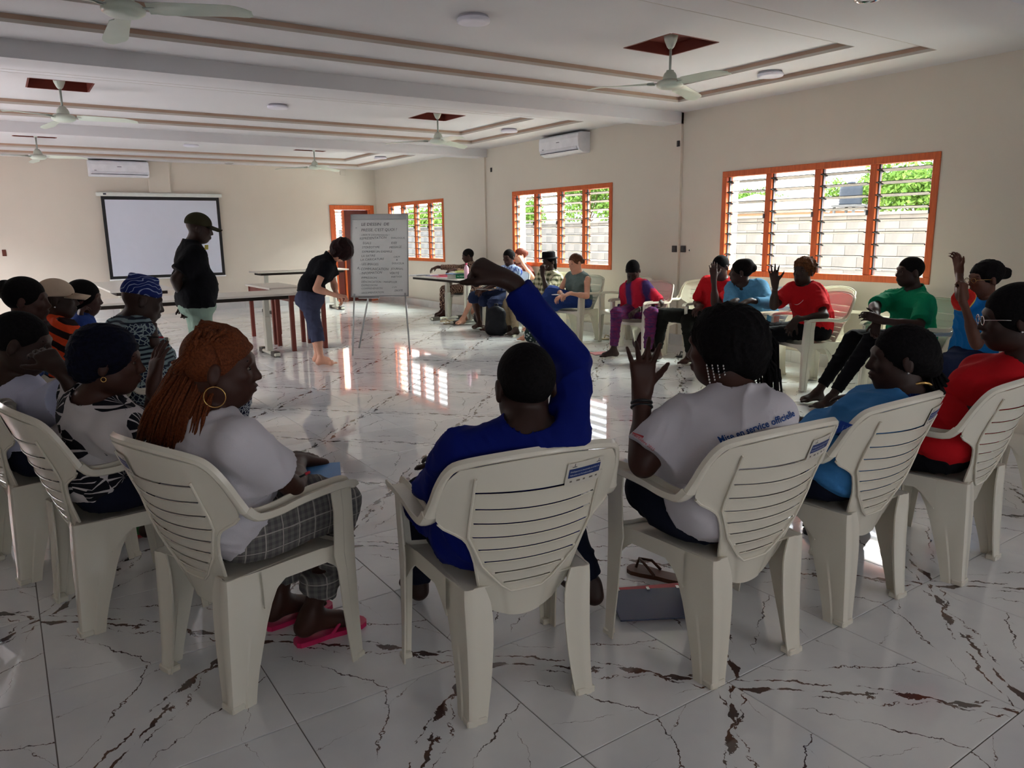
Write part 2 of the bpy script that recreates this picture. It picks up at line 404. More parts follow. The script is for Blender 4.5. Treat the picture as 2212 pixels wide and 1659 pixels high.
# ---- outside: yard, block wall, house, tank, trees
m_ground = simple('dry_ground', srgb(168, 158, 142), .9, .1, .15, 2)
tag(MB().box(XW+.3, 90, -30, 140, -.3, -.05).build('yard', m_ground), kind='structure')
m_conc = NT('grey_block_wall'); _c = m_conc.coord(); m_conc.col(m_conc.ramp(m_conc.noise(m_conc.mapv(_c, scale=(1, 1, .4)), 1.6, 6, .65), [(.3, srgb(104, 105, 104)), (.7, srgb(130, 129, 126))])); m_conc.set(rough=.9, spec=.1); m_conc = m_conc.m
yw = MB().box(13.08, 13.25, -20, 100, -.1, 1.66).build('garden_wall', m_conc); tag(yw, 'long grey concrete block wall outside the louvred windows', 'wall')
bm_ = MB().box(-.012, .05, -.2475, .2475, -.1225, .1225, bev=.004).mesh('block'); bm_.materials.append(m_conc)
n = 0
for r in range(5):
    for c in range(60):
        y = 2+c*.5+(r % 2)*.25; z = 1.54-r*.25
        if n >= 300: break
        o = bpy.data.objects.new('block', bm_); COL.objects.link(o); o.parent = yw; o.location = (13.08, y, z); n += 1
MB().box(13.0, 13.3, 0, 60, 1.66, 1.71).build('coping', m_conc, yw)
m_pl = simple('peach_plaster', srgb(226, 180, 146), .85, .1); m_fas = simple('white_fascia', srgb(236, 234, 230), .7, .2); m_roof = simple('faded_roof_sheet', srgb(196, 176, 160), .6, .2)
hs = empty('house', (36, 28.0, 0), 0, 'peach coloured house with low gable roof beyond the block wall', 'house')
MB().box(0, 6, -4, 4, -.1, 2.45).build('house_wall', m_pl, hs)
rf = MB().add([(-.5, -4.6, 2.35), (-.5, 0, 3.3), (-.5, 4.6, 2.35), (6.5, -4.6, 2.35), (6.5, 0, 3.3), (6.5, 4.6, 2.35)], [(0, 1, 2), (3, 5, 4), (0, 3, 4, 1), (1, 4, 5, 2), (0, 2, 5, 3)]).build('roof', m_roof, hs)
MB().tube([(-.52, -4.6, 2.35), (-.52, 0, 3.3), (-.52, 4.6, 2.35)], .11, 4).build('fascia', m_fas, hs)
MB().box(-.06, 0, .9, 1.8, .9, 2.0).build('house_window', m_dark, hs)
m_tank = simple('black_tank_plastic', srgb(58, 66, 76), .5, .4)
wt = empty('water_tank', (34, 21.35, 0), 0, 'dark ribbed plastic water tank on a stand above the wall', 'water tank')
prof = [(.02, 2.55), (.5, 2.56)]
for i in range(6): prof += [(.52, 2.6+i*.13), (.49, 2.66+i*.13)]
prof += [(.5, 3.4), (.3, 3.52), (.18, 3.54), (.18, 3.6), (.02, 3.6)]
MB().lathe(prof, 20).build('tank_body', m_tank, wt, True)
ts = MB().box(-.6, .6, -.6, .6, 2.45, 2.55)
for a in (-.5, .5):
    for b in (-.5, .5): ts.box(a-.05, a+.05, b-.05, b+.05, -.1, 2.45)
ts.build('tank_stand', m_conc, wt)
def leafmat(name, c1, c2):
    t = NT(name); t.col(t.ramp(t.noise(t.coord(), 3, 3), [(.3, c1), (.7, c2)])); t.set(rough=.6, spec=.2)
    t.b.inputs['Subsurface Weight'].default_value = 0; return t.m
m_leaf = leafmat('green_leaf', srgb(96, 138, 58), srgb(150, 184, 88)); m_bark = simple('bark', srgb(96, 78, 60), .9, .1)
def tree(x, y, h, r, label, seed):
    rr = np.random.RandomState(seed)
    root = empty('tree', (x, y, -.1), 0, label, 'tree', 'trees beyond the garden wall')
    tb = MB(); tb.tube([(0, 0, 0), (.1, .05, h*.35), (0, .1, h*.7)], [.16, .12, .05], 7)
    cl = []
    for i in range(12):
        a = rr.rand()*6.28; q = np.array([math.cos(a)*r*.6*rr.rand()**.5, math.sin(a)*r*.75*rr.rand()**.5, h*.55+h*.4*rr.rand()]); cl.append(q)
        tb.tube([(0, .05, h*.4), tuple(q)], [.05, .015], 5)
    tb.build('trunk', m_bark, root)
    n = 5200; ci = rr.randint(0, 12, n); d = rr.randn(n, 3); d /= np.linalg.norm(d, axis=1)[:, None]
    c = np.array(cl)[ci]+d*(r*.38)*rr.rand(n, 1)**.45; a = rr.randn(n, 3); a /= np.linalg.norm(a, axis=1)[:, None]; b = np.cross(a, rr.randn(n, 3)); b /= np.linalg.norm(b, axis=1)[:, None]
    s = .09*r/1.6
    v = np.stack([c-a*s, c+b*s*.45, c+a*s, c-b*s*.45], 1).reshape(-1, 3); f = np.arange(n*4).reshape(-1, 4)
    me = npmesh('foliage', v, f); tag(link('foliage', me, m_leaf, root), kind='stuff')
for i, a in enumerate([(38, 20.2, 5.0, 2.6, 'bright green tree at the right end of the near window view'), (46, 28.6, 4.3, 2.3, 'tree rising behind the dark water tank'), (50, 39.5, 4.2, 2.4, 'pale tree behind the gable of the peach house'), (36, 43.0, 5.6, 3.0, 'full green tree filling the right panes of the middle window'), (34, 48.5, 4.0, 2.4, 'lower tree seen through the left half of the middle window'), (30, 56, 3.6, 2.6, 'tree seen through the farthest window'), (44, 33.5, 3.6, 2.0, 'small tree between the house gable and the water tank')]): tree(*a, i+3)

tag(MB().box(3.5, 7.3, 18.6, 18.8, -.1, 3.2).build('sky_block_wall', m_pl), kind='structure')  # added behind the door to block the bright sky and its floor streak
# ================================================================= MONOBLOC ARMCHAIR
m_chair = simple('cream_plastic', srgb(226, 220, 204), .26, .5, .02, 3)
m_chair_far = m_chair
m_white = simple('white_paper', srgb(225, 226, 228), .7, .2, .02)
m_blue_ink = simple('sticker_blue', srgb(28, 52, 110), .5, .3); m_gink = simple('grey_ink', srgb(112, 104, 96), .6, .2); m_ink = simple('dark_ink', srgb(40, 44, 60), .6, .2); m_lab = simple('sticker_film', srgb(210, 205, 192), .35, .4)
def interp(x, xs, ys): return float(np.interp(x, xs, ys))
def b_hw(z): return interp(z, [.33, .345, .36, .42, .50, .555, .58, .597, .615, .635, .66, .72, .765, .79], [.098, .12, .138, .150, .168, .186, .200, .222, .256, .277, .282, .274, .260, .235])
BZ, BY = [.33, .40, .60, .84], [-.160, -.186, -.258, -.352]
def b_yc(z): return interp(z, BZ, BY)
def back_pt(x, z, off=0.0):
    y = b_yc(z)+1.05*x*x*interp(z, [.33, .5, .62, .82], [.6, .7, 1.0, .85])
    return (x, y-off, z+max(0, z-.6)*.09)
def panel_hw(z): return interp(z, [.405, .43, .50, .60, .78], [.055, .085, .150, .196, .205])
SLOTS = [.728, .684, .640, .597, .555, .513, .471, .432]
def text_mesh(txt, size, mat, parent=None, name='lettering', M=None, font_align='CENTER', ext=0.0, bold=0.0):
    cu = bpy.data.curves.new(name, 'FONT'); cu.body = txt; cu.size = size; cu.align_x = font_align; cu.align_y = 'CENTER'; cu.extrude = ext; cu.offset = bold; cu.resolution_u = 2
    o = bpy.data.objects.new(name, cu); COL.objects.link(o)
    dg = bpy.context.evaluated_depsgraph_get(); me = bpy.data.meshes.new_from_object(o.evaluated_get(dg))
    bpy.data.objects.remove(o); bpy.data.curves.remove(cu)
    me.materials.clear(); ob = link(name, me, mat, parent)
    if M is not None: me.transform(M)
    return ob
def sweep(mb, pts, side0, ws, lip, t=.004, crown=.003):
    pts = [np.array(p, float) for p in pts]; n = len(pts); side = np.array(side0, float); rings = []
    for i, p in enumerate(pts):
        tg = pts[min(i+1, n-1)]-pts[max(i-1, 0)]; tg /= np.linalg.norm(tg)
        side = side-tg*(side@tg); side /= np.linalg.norm(side); up = np.cross(tg, side)
        if sweep.flip: up = -up
        w = ws[i]; l = lip[i]
        prof = [(-w, -l), (-w, -.005), (-w+.005, 0), (-w*.3, crown), (w*.3, crown), (w-.005, 0), (w, -.005), (w, -l), (w-t, -l), (w-t-.002, -.006), (-w+t+.002, -.006), (-w+t, -l)]
        rings.append([p+side*a+up*b for a, b in prof])
    m = len(rings[0]); vs = [v for r in rings for v in r]; fs = []
    for i in range(n-1):
        for k in range(m): fs.append((i*m+k, i*m+(k+1) % m, (i+1)*m+(k+1) % m, (i+1)*m+k))
    fs.append(tuple(range(m-1, -1, -1))); fs.append(tuple((n-1)*m+k for k in range(m)))
    mb.add(vs, fs)
sweep.flip = False
def smooth_path(pts, n):
    pts = np.array(pts, float); m = len(pts); out = []
    for q in np.linspace(0, m-1, n):
        i = min(int(q), m-2); f = q-i
        p0, p1, p2, p3 = pts[max(i-1, 0)], pts[i], pts[i+1], pts[min(i+2, m-1)]
        out.append(.5*((2*p1)+(-p0+p2)*f+(2*p0-5*p1+4*p2-p3)*f*f+(-p0+3*p1-3*p2+p3)*f**3))
    return out
def lleg(mb, s, d, levels, t=.0055):
    """L shaped leg; s = side (+1/-1), d = direction in y of the long plate"""
    rings = []
    for (z, cx, cy, a, b) in levels:
        cx *= s
        outer = [(cx-s*a, cy), (cx-s*a*.55, cy-d*.001), (cx-s*.42*a, cy-d*.006), (cx-s*.012, cy-d*.006), (cx-s*.003, cy-d*.002), (cx, cy+d*.009), (cx, cy+d*b*.5), (cx+s*.0045, cy+d*b*.56), (cx+s*.0045, cy+d*b)]
        inner = [(x-s*t*(1 if i > 2 else .2), y+d*t*(1 if i < 6 else .1)) for i, (x, y) in enumerate(outer)]
        inner[0] = (outer[0][0], outer[0][1]+d*t); inner[-1] = (outer[-1][0]-s*t, outer[-1][1])
        rings.append([(x, y, z) for x, y in outer+inner[::-1]])
    m = len(rings[0]); n = len(rings); vs = [v for r in rings for v in r]; fs = []
    for i in range(n-1):
        for k in range(m): fs.append((i*m+k, i*m+(k+1) % m, (i+1)*m+(k+1) % m, (i+1)*m+k))
    fs.append(tuple(range(m-1, -1, -1))); fs.append(tuple((n-1)*m+k for k in range(m)))
    mb.add(vs, fs)
    z, cx, cy, a, b = levels[-1]
    x0, x1 = sorted((s*cx+s*.004, s*(cx-a*.98))); y0, y1 = sorted((cy-d*.007, cy+d*b*.5))
    mb.box(x0, x1, y0, y1, z, z+.022, bev=.004)
def fix_normals(me):
    b = bmesh.new(); b.from_mesh(me); bmesh.ops.recalc_face_normals(b, faces=b.faces); b.to_mesh(me); b.free(); return me
def make_chair():
    root = empty('plastic_armchair')
    # backrest shell with eight open slots
    rows = []
    cuts = {}
    rows.append(.335)
    zs = .335
    for k, s_ in enumerate(sorted(SLOTS)):
        rows += [s_-.016, s_-.0024, s_+.0024]; cuts[len(rows)-2] = s_
    rows += [.745, .76, .775, .79]
    rows = sorted(set(rows)); NU = 36; v = []; idx = {}
    for i, z in enumerate(rows):
        sg = interp(z, [.33, .42, .70, .79], [-.03, .0, .0, .026])
        for j in range(NU+1):
            u = -1+2*j/NU; x = b_hw(z)*u
            sag = -.016 if .41 < z < .74 else (-.016*interp(z, [.33, .41], [1.2, 1]) if z <= .41 else -.016+.016*(z-.74)/.05)
            zz = z+sag*(1-(x/.27)**2)+sg*(1-u*u)
            bulge = 0
            inside = abs(x) < panel_hw(z)
            off = 0.004 if inside else 0
            for s_ in SLOTS:
                if abs(z-(s_-.0024)) < 1e-6 and inside: off += .005
            v.append(back_pt(x, zz, off))
    f = []
    for i in range(len(rows)-1):
        z = .5*(rows[i]+rows[i+1])
        slot = any(abs(z-s_) < .0012 for s_ in SLOTS)
        for j in range(NU):
            x = b_hw(z)*(-1+2*(j+.5)/NU)
            if slot and abs(x) < panel_hw(z)-.012: continue
            a = i*(NU+1)+j; f.append((a, a+1, a+NU+2, a+NU+1))
    me = bpy.data.meshes.new('backrest'); me.from_pydata(v, [], f)
    b = bmesh.new(); b.from_mesh(me); bmesh.ops.solidify(b, geom=b.faces[:], thickness=.0035); bmesh.ops.recalc_face_normals(b, faces=b.faces); b.to_mesh(me); b.free()
    mb = MB(); mb.v = [tuple(x.co) for x in me.vertices]; mb.f = [tuple(p.vertices) for p in me.polygons]; mb.mi = [0]*len(mb.f)
    # raised outline of the slotted panel
    pl = [(-.196, .775), (-.196, .60), (-.150, .50), (-.085, .425), (-.050, .398), (.050, .398), (.085, .425), (.150, .50), (.196, .60), (.196, .775)]
    pp = []
    for i in range(len(pl)-1):
        for q in range(6):
            a = q/6; x = pl[i][0]*(1-a)+pl[i+1][0]*a; z = pl[i][1]*(1-a)+pl[i+1][1]*a
            pp.append(back_pt(x, z-.016*(1-(x/.27)**2), .008))
    mb.tube(pp, .0042, 6)
    # rolled rim: wings and top
    rim = smooth_path([back_pt(*q) for q in ((-.288, .648), (-.284, .682), (-.275, .735), (-.258, .778), (-.228, .798), (-.12, .816), (0, .822), (.12, .816), (.228, .798), (.258, .778), (.275, .735), (.284, .682), (.288, .648))], 41)
    n = len(rim); ws = [interp(abs(i-(n-1)/2)/((n-1)/2), [0, .5, .8, 1], [.009, .011, .014, .022]) for i in range(n)]
    sweep.flip = False; sweep(mb, rim, (-1, 0, 0), ws, [.020]*n)
    # lower edges of the back (flange)
    for s in (-1, 1):
        mb.tube([back_pt(s*b_hw(z)*1.0, z, -.002) for z in (.345, .38, .42, .46, .50, .54, .57, .585, .60, .615, .63)], .0052, 6)
    bo = link('backrest', fix_normals(mb.mesh('backrest')), m_chair, root, True)
    md = bo.modifiers.new('edges', 'EDGE_SPLIT'); md.split_angle = math.radians(38)
    for s in (-1, 1):
        ar = MB(); pa = smooth_path([(s*.283, .205, .618), (s*.284, .19, .628), (s*.285, .10, .630), (s*.287, 0, .626), (s*.288, -.08, .617), (s*.289, -.155, .622), tuple(back_pt(s*.289, .650))], 20)
        nn = len(pa); w2 = [interp(i/(nn-1), [0, .2, .8, 1], [.024, .029, .027, .022]) for i in range(nn)]
        sweep.flip = (s > 0); sweep(ar, pa, (-1*1, 0, 0) if s < 0 else (1, 0, 0), w2, [.026]*nn, crown=.003)
        o = link('armrest', fix_normals(ar.mesh('armrest')), m_chair, root, True); md = o.modifiers.new('edges', 'EDGE_SPLIT'); md.split_angle = math.radians(38)
    sweep.flip = False
    # seat
    st = MB(); NX, NY = 12, 12; g = []
    for j in range(NY+1):
        y = -.205+.422*j/NY; hw = interp(y, [-.205, -.10, .215], [.202, .222, .258])
        for i in range(NX+1):
            u = -1+2*i/NX; z = .405+.018*u*u+(.012 if j == NY else 0)*0-interp(y, [.12, .215], [0, .018])+interp(y, [-.19, .0], [.0, .004])
            g.append((hw*u, y+(1-u*u)*.036*(1-j/NY), z))
    ff = [(j*(NX+1)+i, j*(NX+1)+i+1, (j+1)*(NX+1)+i+1, (j+1)*(NX+1)+i) for j in range(NY) for i in range(NX)]
    me = bpy.data.meshes.new('s'); me.from_pydata(g, [], ff); b = bmesh.new(); b.from_mesh(me); bmesh.ops.solidify(b, geom=b.faces[:], thickness=.004); b.to_mesh(me); b.free()
    st.v = [tuple(x.co) for x in me.vertices]; st.f = [tuple(p.vertices) for p in me.polygons]; st.mi = [0]*len(st.f)
    for s in (-1, 1):   # side aprons with an arch underneath
        vs = []; K = 12
        for q in range(K+1):
            y = -.10+.30*q/K; hw = interp(y, [-.205, -.10, .215], [.202, .222, .258])
            a = math.sin(PI*q/K)
            zl = .30+.075*min(1, a*1.5)
            vs += [(s*(hw+.001), y, .425), (s*(hw+.004), y, zl), (s*(hw-.003), y, zl), (s*(hw-.004), y, .42)]
        fs = []
        for q in range(K):
            for e in range(4): fs.append((q*4+e, q*4+(e+1) % 4, q*4+4+(e+1) % 4, q*4+4+e))
        st.add(vs, fs)
    vs = []; K = 12   # front apron
    for q in range(K+1):
        x = -.25+.50*q/K; a = math.sin(PI*q/K); zl = .335+.04*min(1, a*2)
        yy = .218-.0*x
        vs += [(x, yy, .405+.018*(x/.25)**2), (x, yy+.003, zl), (x, yy-.002, zl), (x, yy-.003, .40)]
    st.add(vs, [(q*4+e, q*4+(e+1) % 4, q*4+4+(e+1) % 4, q*4+4+e) for q in range(K) for e in range(4)])
    o = link('seat', fix_normals(st.mesh('seat')), m_chair, root, True); md = o.modifiers.new('edges', 'EDGE_SPLIT'); md.split_angle = math.radians(35)
    for s in (-1, 1):
        lb = MB(); lleg(lb, s, 1, [(.424, .208, -.205, .066, .25), (.40, .209, -.206, .076, .225), (.375, .209, -.207, .084, .195), (.345, .208, -.208, .088, .168), (.30, .207, -.210, .089, .146), (.24, .206, -.212, .086, .126), (.17, .206, -.215, .080, .108), (.10, .207, -.218, .073, .090), (.05, .209, -.221, .067, .080), (0, .212, -.225, .062, .074)])
        o = link('leg', fix_normals(lb.mesh('leg')), m_chair, root, True); md = o.modifiers.new('edges', 'EDGE_SPLIT'); md.split_angle = math.radians(30)
        lb = MB(); lleg(lb, s, -1, [(.622, .286, .214, .040, .085), (.55, .284, .217, .042, .080), (.43, .280, .220, .046, .086), (.40, .279, .220, .048, .088), (.34, .278, .221, .046, .076), (.20, .279, .223, .040, .066), (.08, .281, .226, .036, .056), (0, .283, .228, .034, .050)])
        o = link('leg', fix_normals(lb.mesh('leg')), m_chair, root, True); md = o.modifiers.new('edges', 'EDGE_SPLIT'); md.split_angle = math.radians(30)
    return root
def sticker(root, s, far=False):
    """printed label near the upper corner of the back; s = +1 right, -1 left (seen from behind)"""
    xc = .128*s; w, h, zc = .066, .034, .748
    def patch(x0, x1, z0, z1, off):
        K = 6; vs = []
        for i in range(K+1):
            x = x0+(x1-x0)*i/K; vs += [back_pt(x, z0, off), back_pt(x, z1, off)]
        return vs, [(2*i, 2*i+2, 2*i+3, 2*i+1) for i in range(K)]
    b = MB(); b.add(*patch(xc-w, xc+w, zc-h, zc+h, .0088), 0); b.add(*patch(xc-w*.88, xc+w*.88, zc-h*.30, zc+h*.48, .0094), 1)
    if not far:
        rr = random.Random(5)
        for k in range(5):
            xx = xc-w*.75+k*w*.36; b.add(*patch(xx, xx+w*(.20 if k % 2 else .12), zc-h*.70, zc-h*.56, .0094), 3)
        for k in (-.62, .72): b.add(*patch(xc+w*k-.008, xc+w*k+.008, zc+h*.60, zc+h*.66, .0094), 2); b.add(*patch(xc+w*k-.001, xc+w*k+.001, zc+h*.68, zc+h*.9, .0094), 2)
    o = b.build('sticker', [m_lab, m_blue_ink, m_ink, m_gink], root)
    if not far:
        for q, line in enumerate(('Développement et structuration de la filière de', "l'éducation non formelle au Bénin")):
            tm_ = text_mesh(line, .0062, m_white, o, 'lettering')
            me = tm_.data; n = len(me.vertices); co = np.zeros(n*3); me.vertices.foreach_get('co', co); co = co.reshape(-1, 3)
            sc = min(1, w*1.6/(co[:, 0].max()-co[:, 0].min()))
            X = xc-w*.8+(co[:, 0]-co[:, 0].min())*sc if True else 0
            Z = zc+h*.22-q*h*.30+co[:, 1]
            out = np.array([back_pt(x, z, .0100) for x, z in zip(X, Z)]); me.vertices.foreach_set('co', out.ravel()); me.update()
    return o
_ch0 = [make_chair()]; CHG = 'white plastic armchairs round the room'
CHN = {}
def chair(key, x, y, face, label, stick=1, far=False, dz=0):
    """face = heading in degrees, 0 = +Y, positive turns to +X"""
    o = _ch0[0] if not CHN else copy_tree(_ch0[0])
    if CHN:
        for c in list(o.children):
            if c.name.startswith('sticker'):
                for g in list(c.children): bpy.data.objects.remove(g)
                bpy.data.objects.remove(c)
    o.location = (x, y, dz); o.rotation_euler = (0, 0, -math.radians(face)); tag(o, label, 'chair', CHG)
    CHN[key] = o; chair.todo.append((o, stick, far)); return o
chair.todo = []
def CL(key, x, y, z):
    """chair-local point to world"""
    o = CHN[key]; a = o.rotation_euler[2]
    return np.array([o.location[0]+x*math.cos(a)-y*math.sin(a), o.location[1]+x*math.sin(a)+y*math.cos(a), z])
chair('blue', 1.225, 1.89, 9.9, 'white plastic armchair under the man in royal blue, its back to us')
chair('white', 1.925, 1.635, 3.4, 'white plastic armchair under the woman in the white lettered T-shirt')
chair('plan', 2.59, 1.63, 0, 'white plastic armchair under the woman in the light blue polo')
chair('red', 3.245, 1.56, -5.3, 'white plastic armchair at the right edge under the woman in red', 1)
chair('braid', .575, 2.44, 71, 'white plastic armchair under the woman with long copper braids', -1)
chair('leaf', .285, 3.19, 81, 'white plastic armchair under the woman in the leaf print top', -1)
chair('tee', .09, 3.84, 75.7, 'white plastic armchair under the man in the pale T-shirt at the left edge', -1)
chair('orange', .26, 5.26, 78, 'white plastic armchair under the man in the beige cap', 0)
chair('kufi', .66, 4.60, 84, 'white plastic armchair under the man in the striped blue hat', 0)
chair('bun', -.06, 4.52, 82, 'white plastic armchair under the woman with a high bun at the left edge', 0)
chair('bluew', .42, 6.0, 95, 'white plastic armchair under the dark haired woman beside the beige cap', 0)
chair('jersey', 5.75, 2.52, -84, 'white plastic armchair under the woman in the blue and red jersey', 0)
chair('green', 6.08, 3.22, -70, 'white plastic armchair under the man in the green polo', 0)
chair('curly', 6.10, 4.15, -68, 'white plastic armchair under the woman with curly hair and red T-shirt', 0)
chair('denim', 6.20, 4.82, -80, 'white plastic armchair under the woman in the denim shirt', 0)
chair('face', 6.34, 5.42, -98, 'white plastic armchair under the man hiding his face', 0)
chair('tiedye', 6.12, 6.38, -92, 'white plastic armchair under the man in red and purple tie-dye', 0)
chair('tank', 6.36, 7.86, -97, 'white plastic armchair under the woman in the grey sleeveless top', 0)
chair('plaid', 6.54, 8.78, -95, 'white plastic armchair under the person in the black hat', 0)
chair('blouse', 6.26, 9.42, -100, 'white plastic armchair under the woman in blue beside the side table', 0)
chair('ear', 6.66, 9.98, -110, 'white plastic armchair under the person leaning on one hand', 0)
chair('camo', 6.66, 11.2, -90, 'white plastic armchair behind the side table', 0)
chair('e1', 6.67, 7.25, -78, 'empty white plastic armchair against the wall right of the grey top', 0, True)
chair('e2', 6.66, 6.02, -110, 'empty white plastic armchair between the tie-dye shirt and the man hiding his face', 1, True)
chair('e3', 6.67, 4.50, -75, 'empty white plastic armchair behind the raised hand of the curly haired woman', 0, True)
chair('e4', 6.64, 3.84, -62, 'empty white plastic armchair right behind the red T-shirt with curly hair', 1, True)
chair('e5', 4.25, 1.62, 0, 'white plastic armchair whose legs stand at the right edge of the picture', 0)
for (o, s, far) in chair.todo:
    if s: sticker(o, s, far)
# ================================================================= FIGURES: distance-field bodies meshed as one continuous skin
A3 = lambda *a: np.array(a, float)
def nrm(v): v = np.asarray(v, float); return v/(np.linalg.norm(v)+1e-9)
class RC:      # tapered limb; w,s: squash factor s along axis w; cap: flat end(s) 'b','a'
    def __init__(s, a, b, ra, rb, w=None, sq=1.0, k=.02, cap='', op='+'):
        s.a, s.b, s.ra, s.rb, s.w, s.sq, s.k, s.cap, s.op = A3(*a), A3(*b), ra, rb, (nrm(w) if w is not None else None), sq, k, cap, op
        r = max(ra, rb)*(1 if sq <= 1 else sq)
        s.lo = np.minimum(s.a, s.b)-r; s.hi = np.maximum(s.a, s.b)+r
    def d(s, X, Y, Z):
        a, ab = s.a, s.b-s.a; L2 = ab@ab+1e-12
        px, py, pz = X-a[0], Y-a[1], Z-a[2]
        t = (px*ab[0]+py*ab[1]+pz*ab[2])/L2; h = np.clip(t, 0, 1)
        qx, qy, qz = px-h*ab[0], py-h*ab[1], pz-h*ab[2]
        if s.w is not None:
            c = (qx*s.w[0]+qy*s.w[1]+qz*s.w[2])*(1/s.sq-1)
            qx, qy, qz = qx+c*s.w[0], qy+c*s.w[1], qz+c*s.w[2]
        r = s.ra+(s.rb-s.ra)*h
        dd = np.sqrt(qx*qx+qy*qy+qz*qz)-r
        if s.w is not None and s.sq < 1: dd = dd*(s.sq+.25*(1-s.sq))
        L = math.sqrt(L2)
        if 'b' in s.cap: dd = np.maximum(dd, (t-1)*L)
        if 'a' in s.cap: dd = np.maximum(dd, -t*L)
        return dd
class EL:      # ellipsoid, R columns = axes
    def __init__(s, c, r, R=None, k=.02, op='+'):
        s.c, s.r, s.R, s.k, s.op = A3(*c), A3(*r), (np.eye(3) if R is None else R), k, op
        e = np.sqrt(((s.R*s.r)**2).sum(1)); s.lo, s.hi = s.c-e, s.c+e
    def d(s, X, Y, Z):
        R, r = s.R, s.r; x, y, z = X-s.c[0], Y-s.c[1], Z-s.c[2]
        k0 = 0; k1 = 0
        for i in range(3):
            u = (x*R[0, i]+y*R[1, i]+z*R[2, i])/r[i]; k0 = k0+u*u; k1 = k1+(u/r[i])**2
        k0 = np.sqrt(k0); k1 = np.sqrt(k1)+1e-9
        return k0*(k0-1)/k1
class ChairCut:
    """keeps bodies and clothes off the chair: presses them against backrest, seat and arms"""
    def __init__(s, key):
        o = CHN[key]; s.x, s.y, a = o.location[0], o.location[1], o.rotation_euler[2]; s.c, s.s = math.cos(a), math.sin(a); s.op = '-'; s.k = .004; s.m = .011
        s.lo = A3(s.x-.5, s.y-.5, .30); s.hi = A3(s.x+.5, s.y+.5, .87)
    def d(s, X, Y, Z):
        dx, dy = X-s.x, Y-s.y; x = dx*s.c+dy*s.s; y = -dx*s.s+dy*s.c; z = Z.ravel()
        yb = np.interp(z, BZ, BY)[None, None, :]; cc = np.interp(z, [.33, .5, .62, .82], [.6, .7, 1.0, .85])[None, None, :]
        ax = np.abs(x); db = np.maximum(np.maximum(y-(yb+1.05*x*x*cc+s.m), Z-.85), ax-.37)
        ds = np.maximum(np.maximum(Z-.42-s.m, ax-.262), np.abs(y)-.222)
        da = np.maximum(np.maximum(Z-.640, .585-Z), np.maximum(np.maximum(.250-ax, ax-.325), np.abs(y-.02)-.21))
        return np.minimum(np.minimum(db, ds), da)
class HS:
    """cutting plane through p: removes the side the normal points away from"""
    def __init__(s, p, n): s.p, s.n, s.op, s.k = A3(*p), nrm(n), '-', .004; s.lo, s.hi = A3(-99, -99, -99), A3(99, 99, 99)
    def d(s, X, Y, Z): return (X-s.p[0])*s.n[0]+(Y-s.p[1])*s.n[1]+(Z-s.p[2])*s.n[2]
CUT = []
def field(prims, res, pad=.03):
    prims = list(prims)+CUT
    add = [p for p in prims if p.op == '+']
    lo = np.min([p.lo for p in add], 0)-pad; hi = np.max([p.hi for p in add], 0)+pad
    ax = [np.arange(lo[i], hi[i]+res, res, dtype=np.float32) for i in range(3)]
    F = np.full([len(a) for a in ax], .05, np.float32)
    for p in prims:
        m = p.k+.022
        i0 = [max(0, int((p.lo[i]-m-lo[i])/res)) for i in range(3)]; i1 = [min(len(ax[i]), int((p.hi[i]+m-lo[i])/res)+2) for i in range(3)]
        if any(i1[i] <= i0[i] for i in range(3)): continue
        X = ax[0][i0[0]:i1[0], None, None]; Y = ax[1][None, i0[1]:i1[1], None]; Z = ax[2][None, None, i0[2]:i1[2]]
        d = p.d(X, Y, Z).astype(np.float32); s = (slice(i0[0], i1[0]), slice(i0[1], i1[1]), slice(i0[2], i1[2])); f = F[s]
        k = p.k
        if p.op == '+':
            if k > 0: h = np.maximum(k-np.abs(f-d), 0)/k; F[s] = np.minimum(f, d)-h*h*k*.25
            else: F[s] = np.minimum(f, d)
        elif p.op == '-':
            if k > 0: h = np.maximum(k-np.abs(f+d), 0)/k; F[s] = np.maximum(f, -d)+h*h*k*.25
            else: F[s] = np.maximum(f, -d)
    return F, lo, res
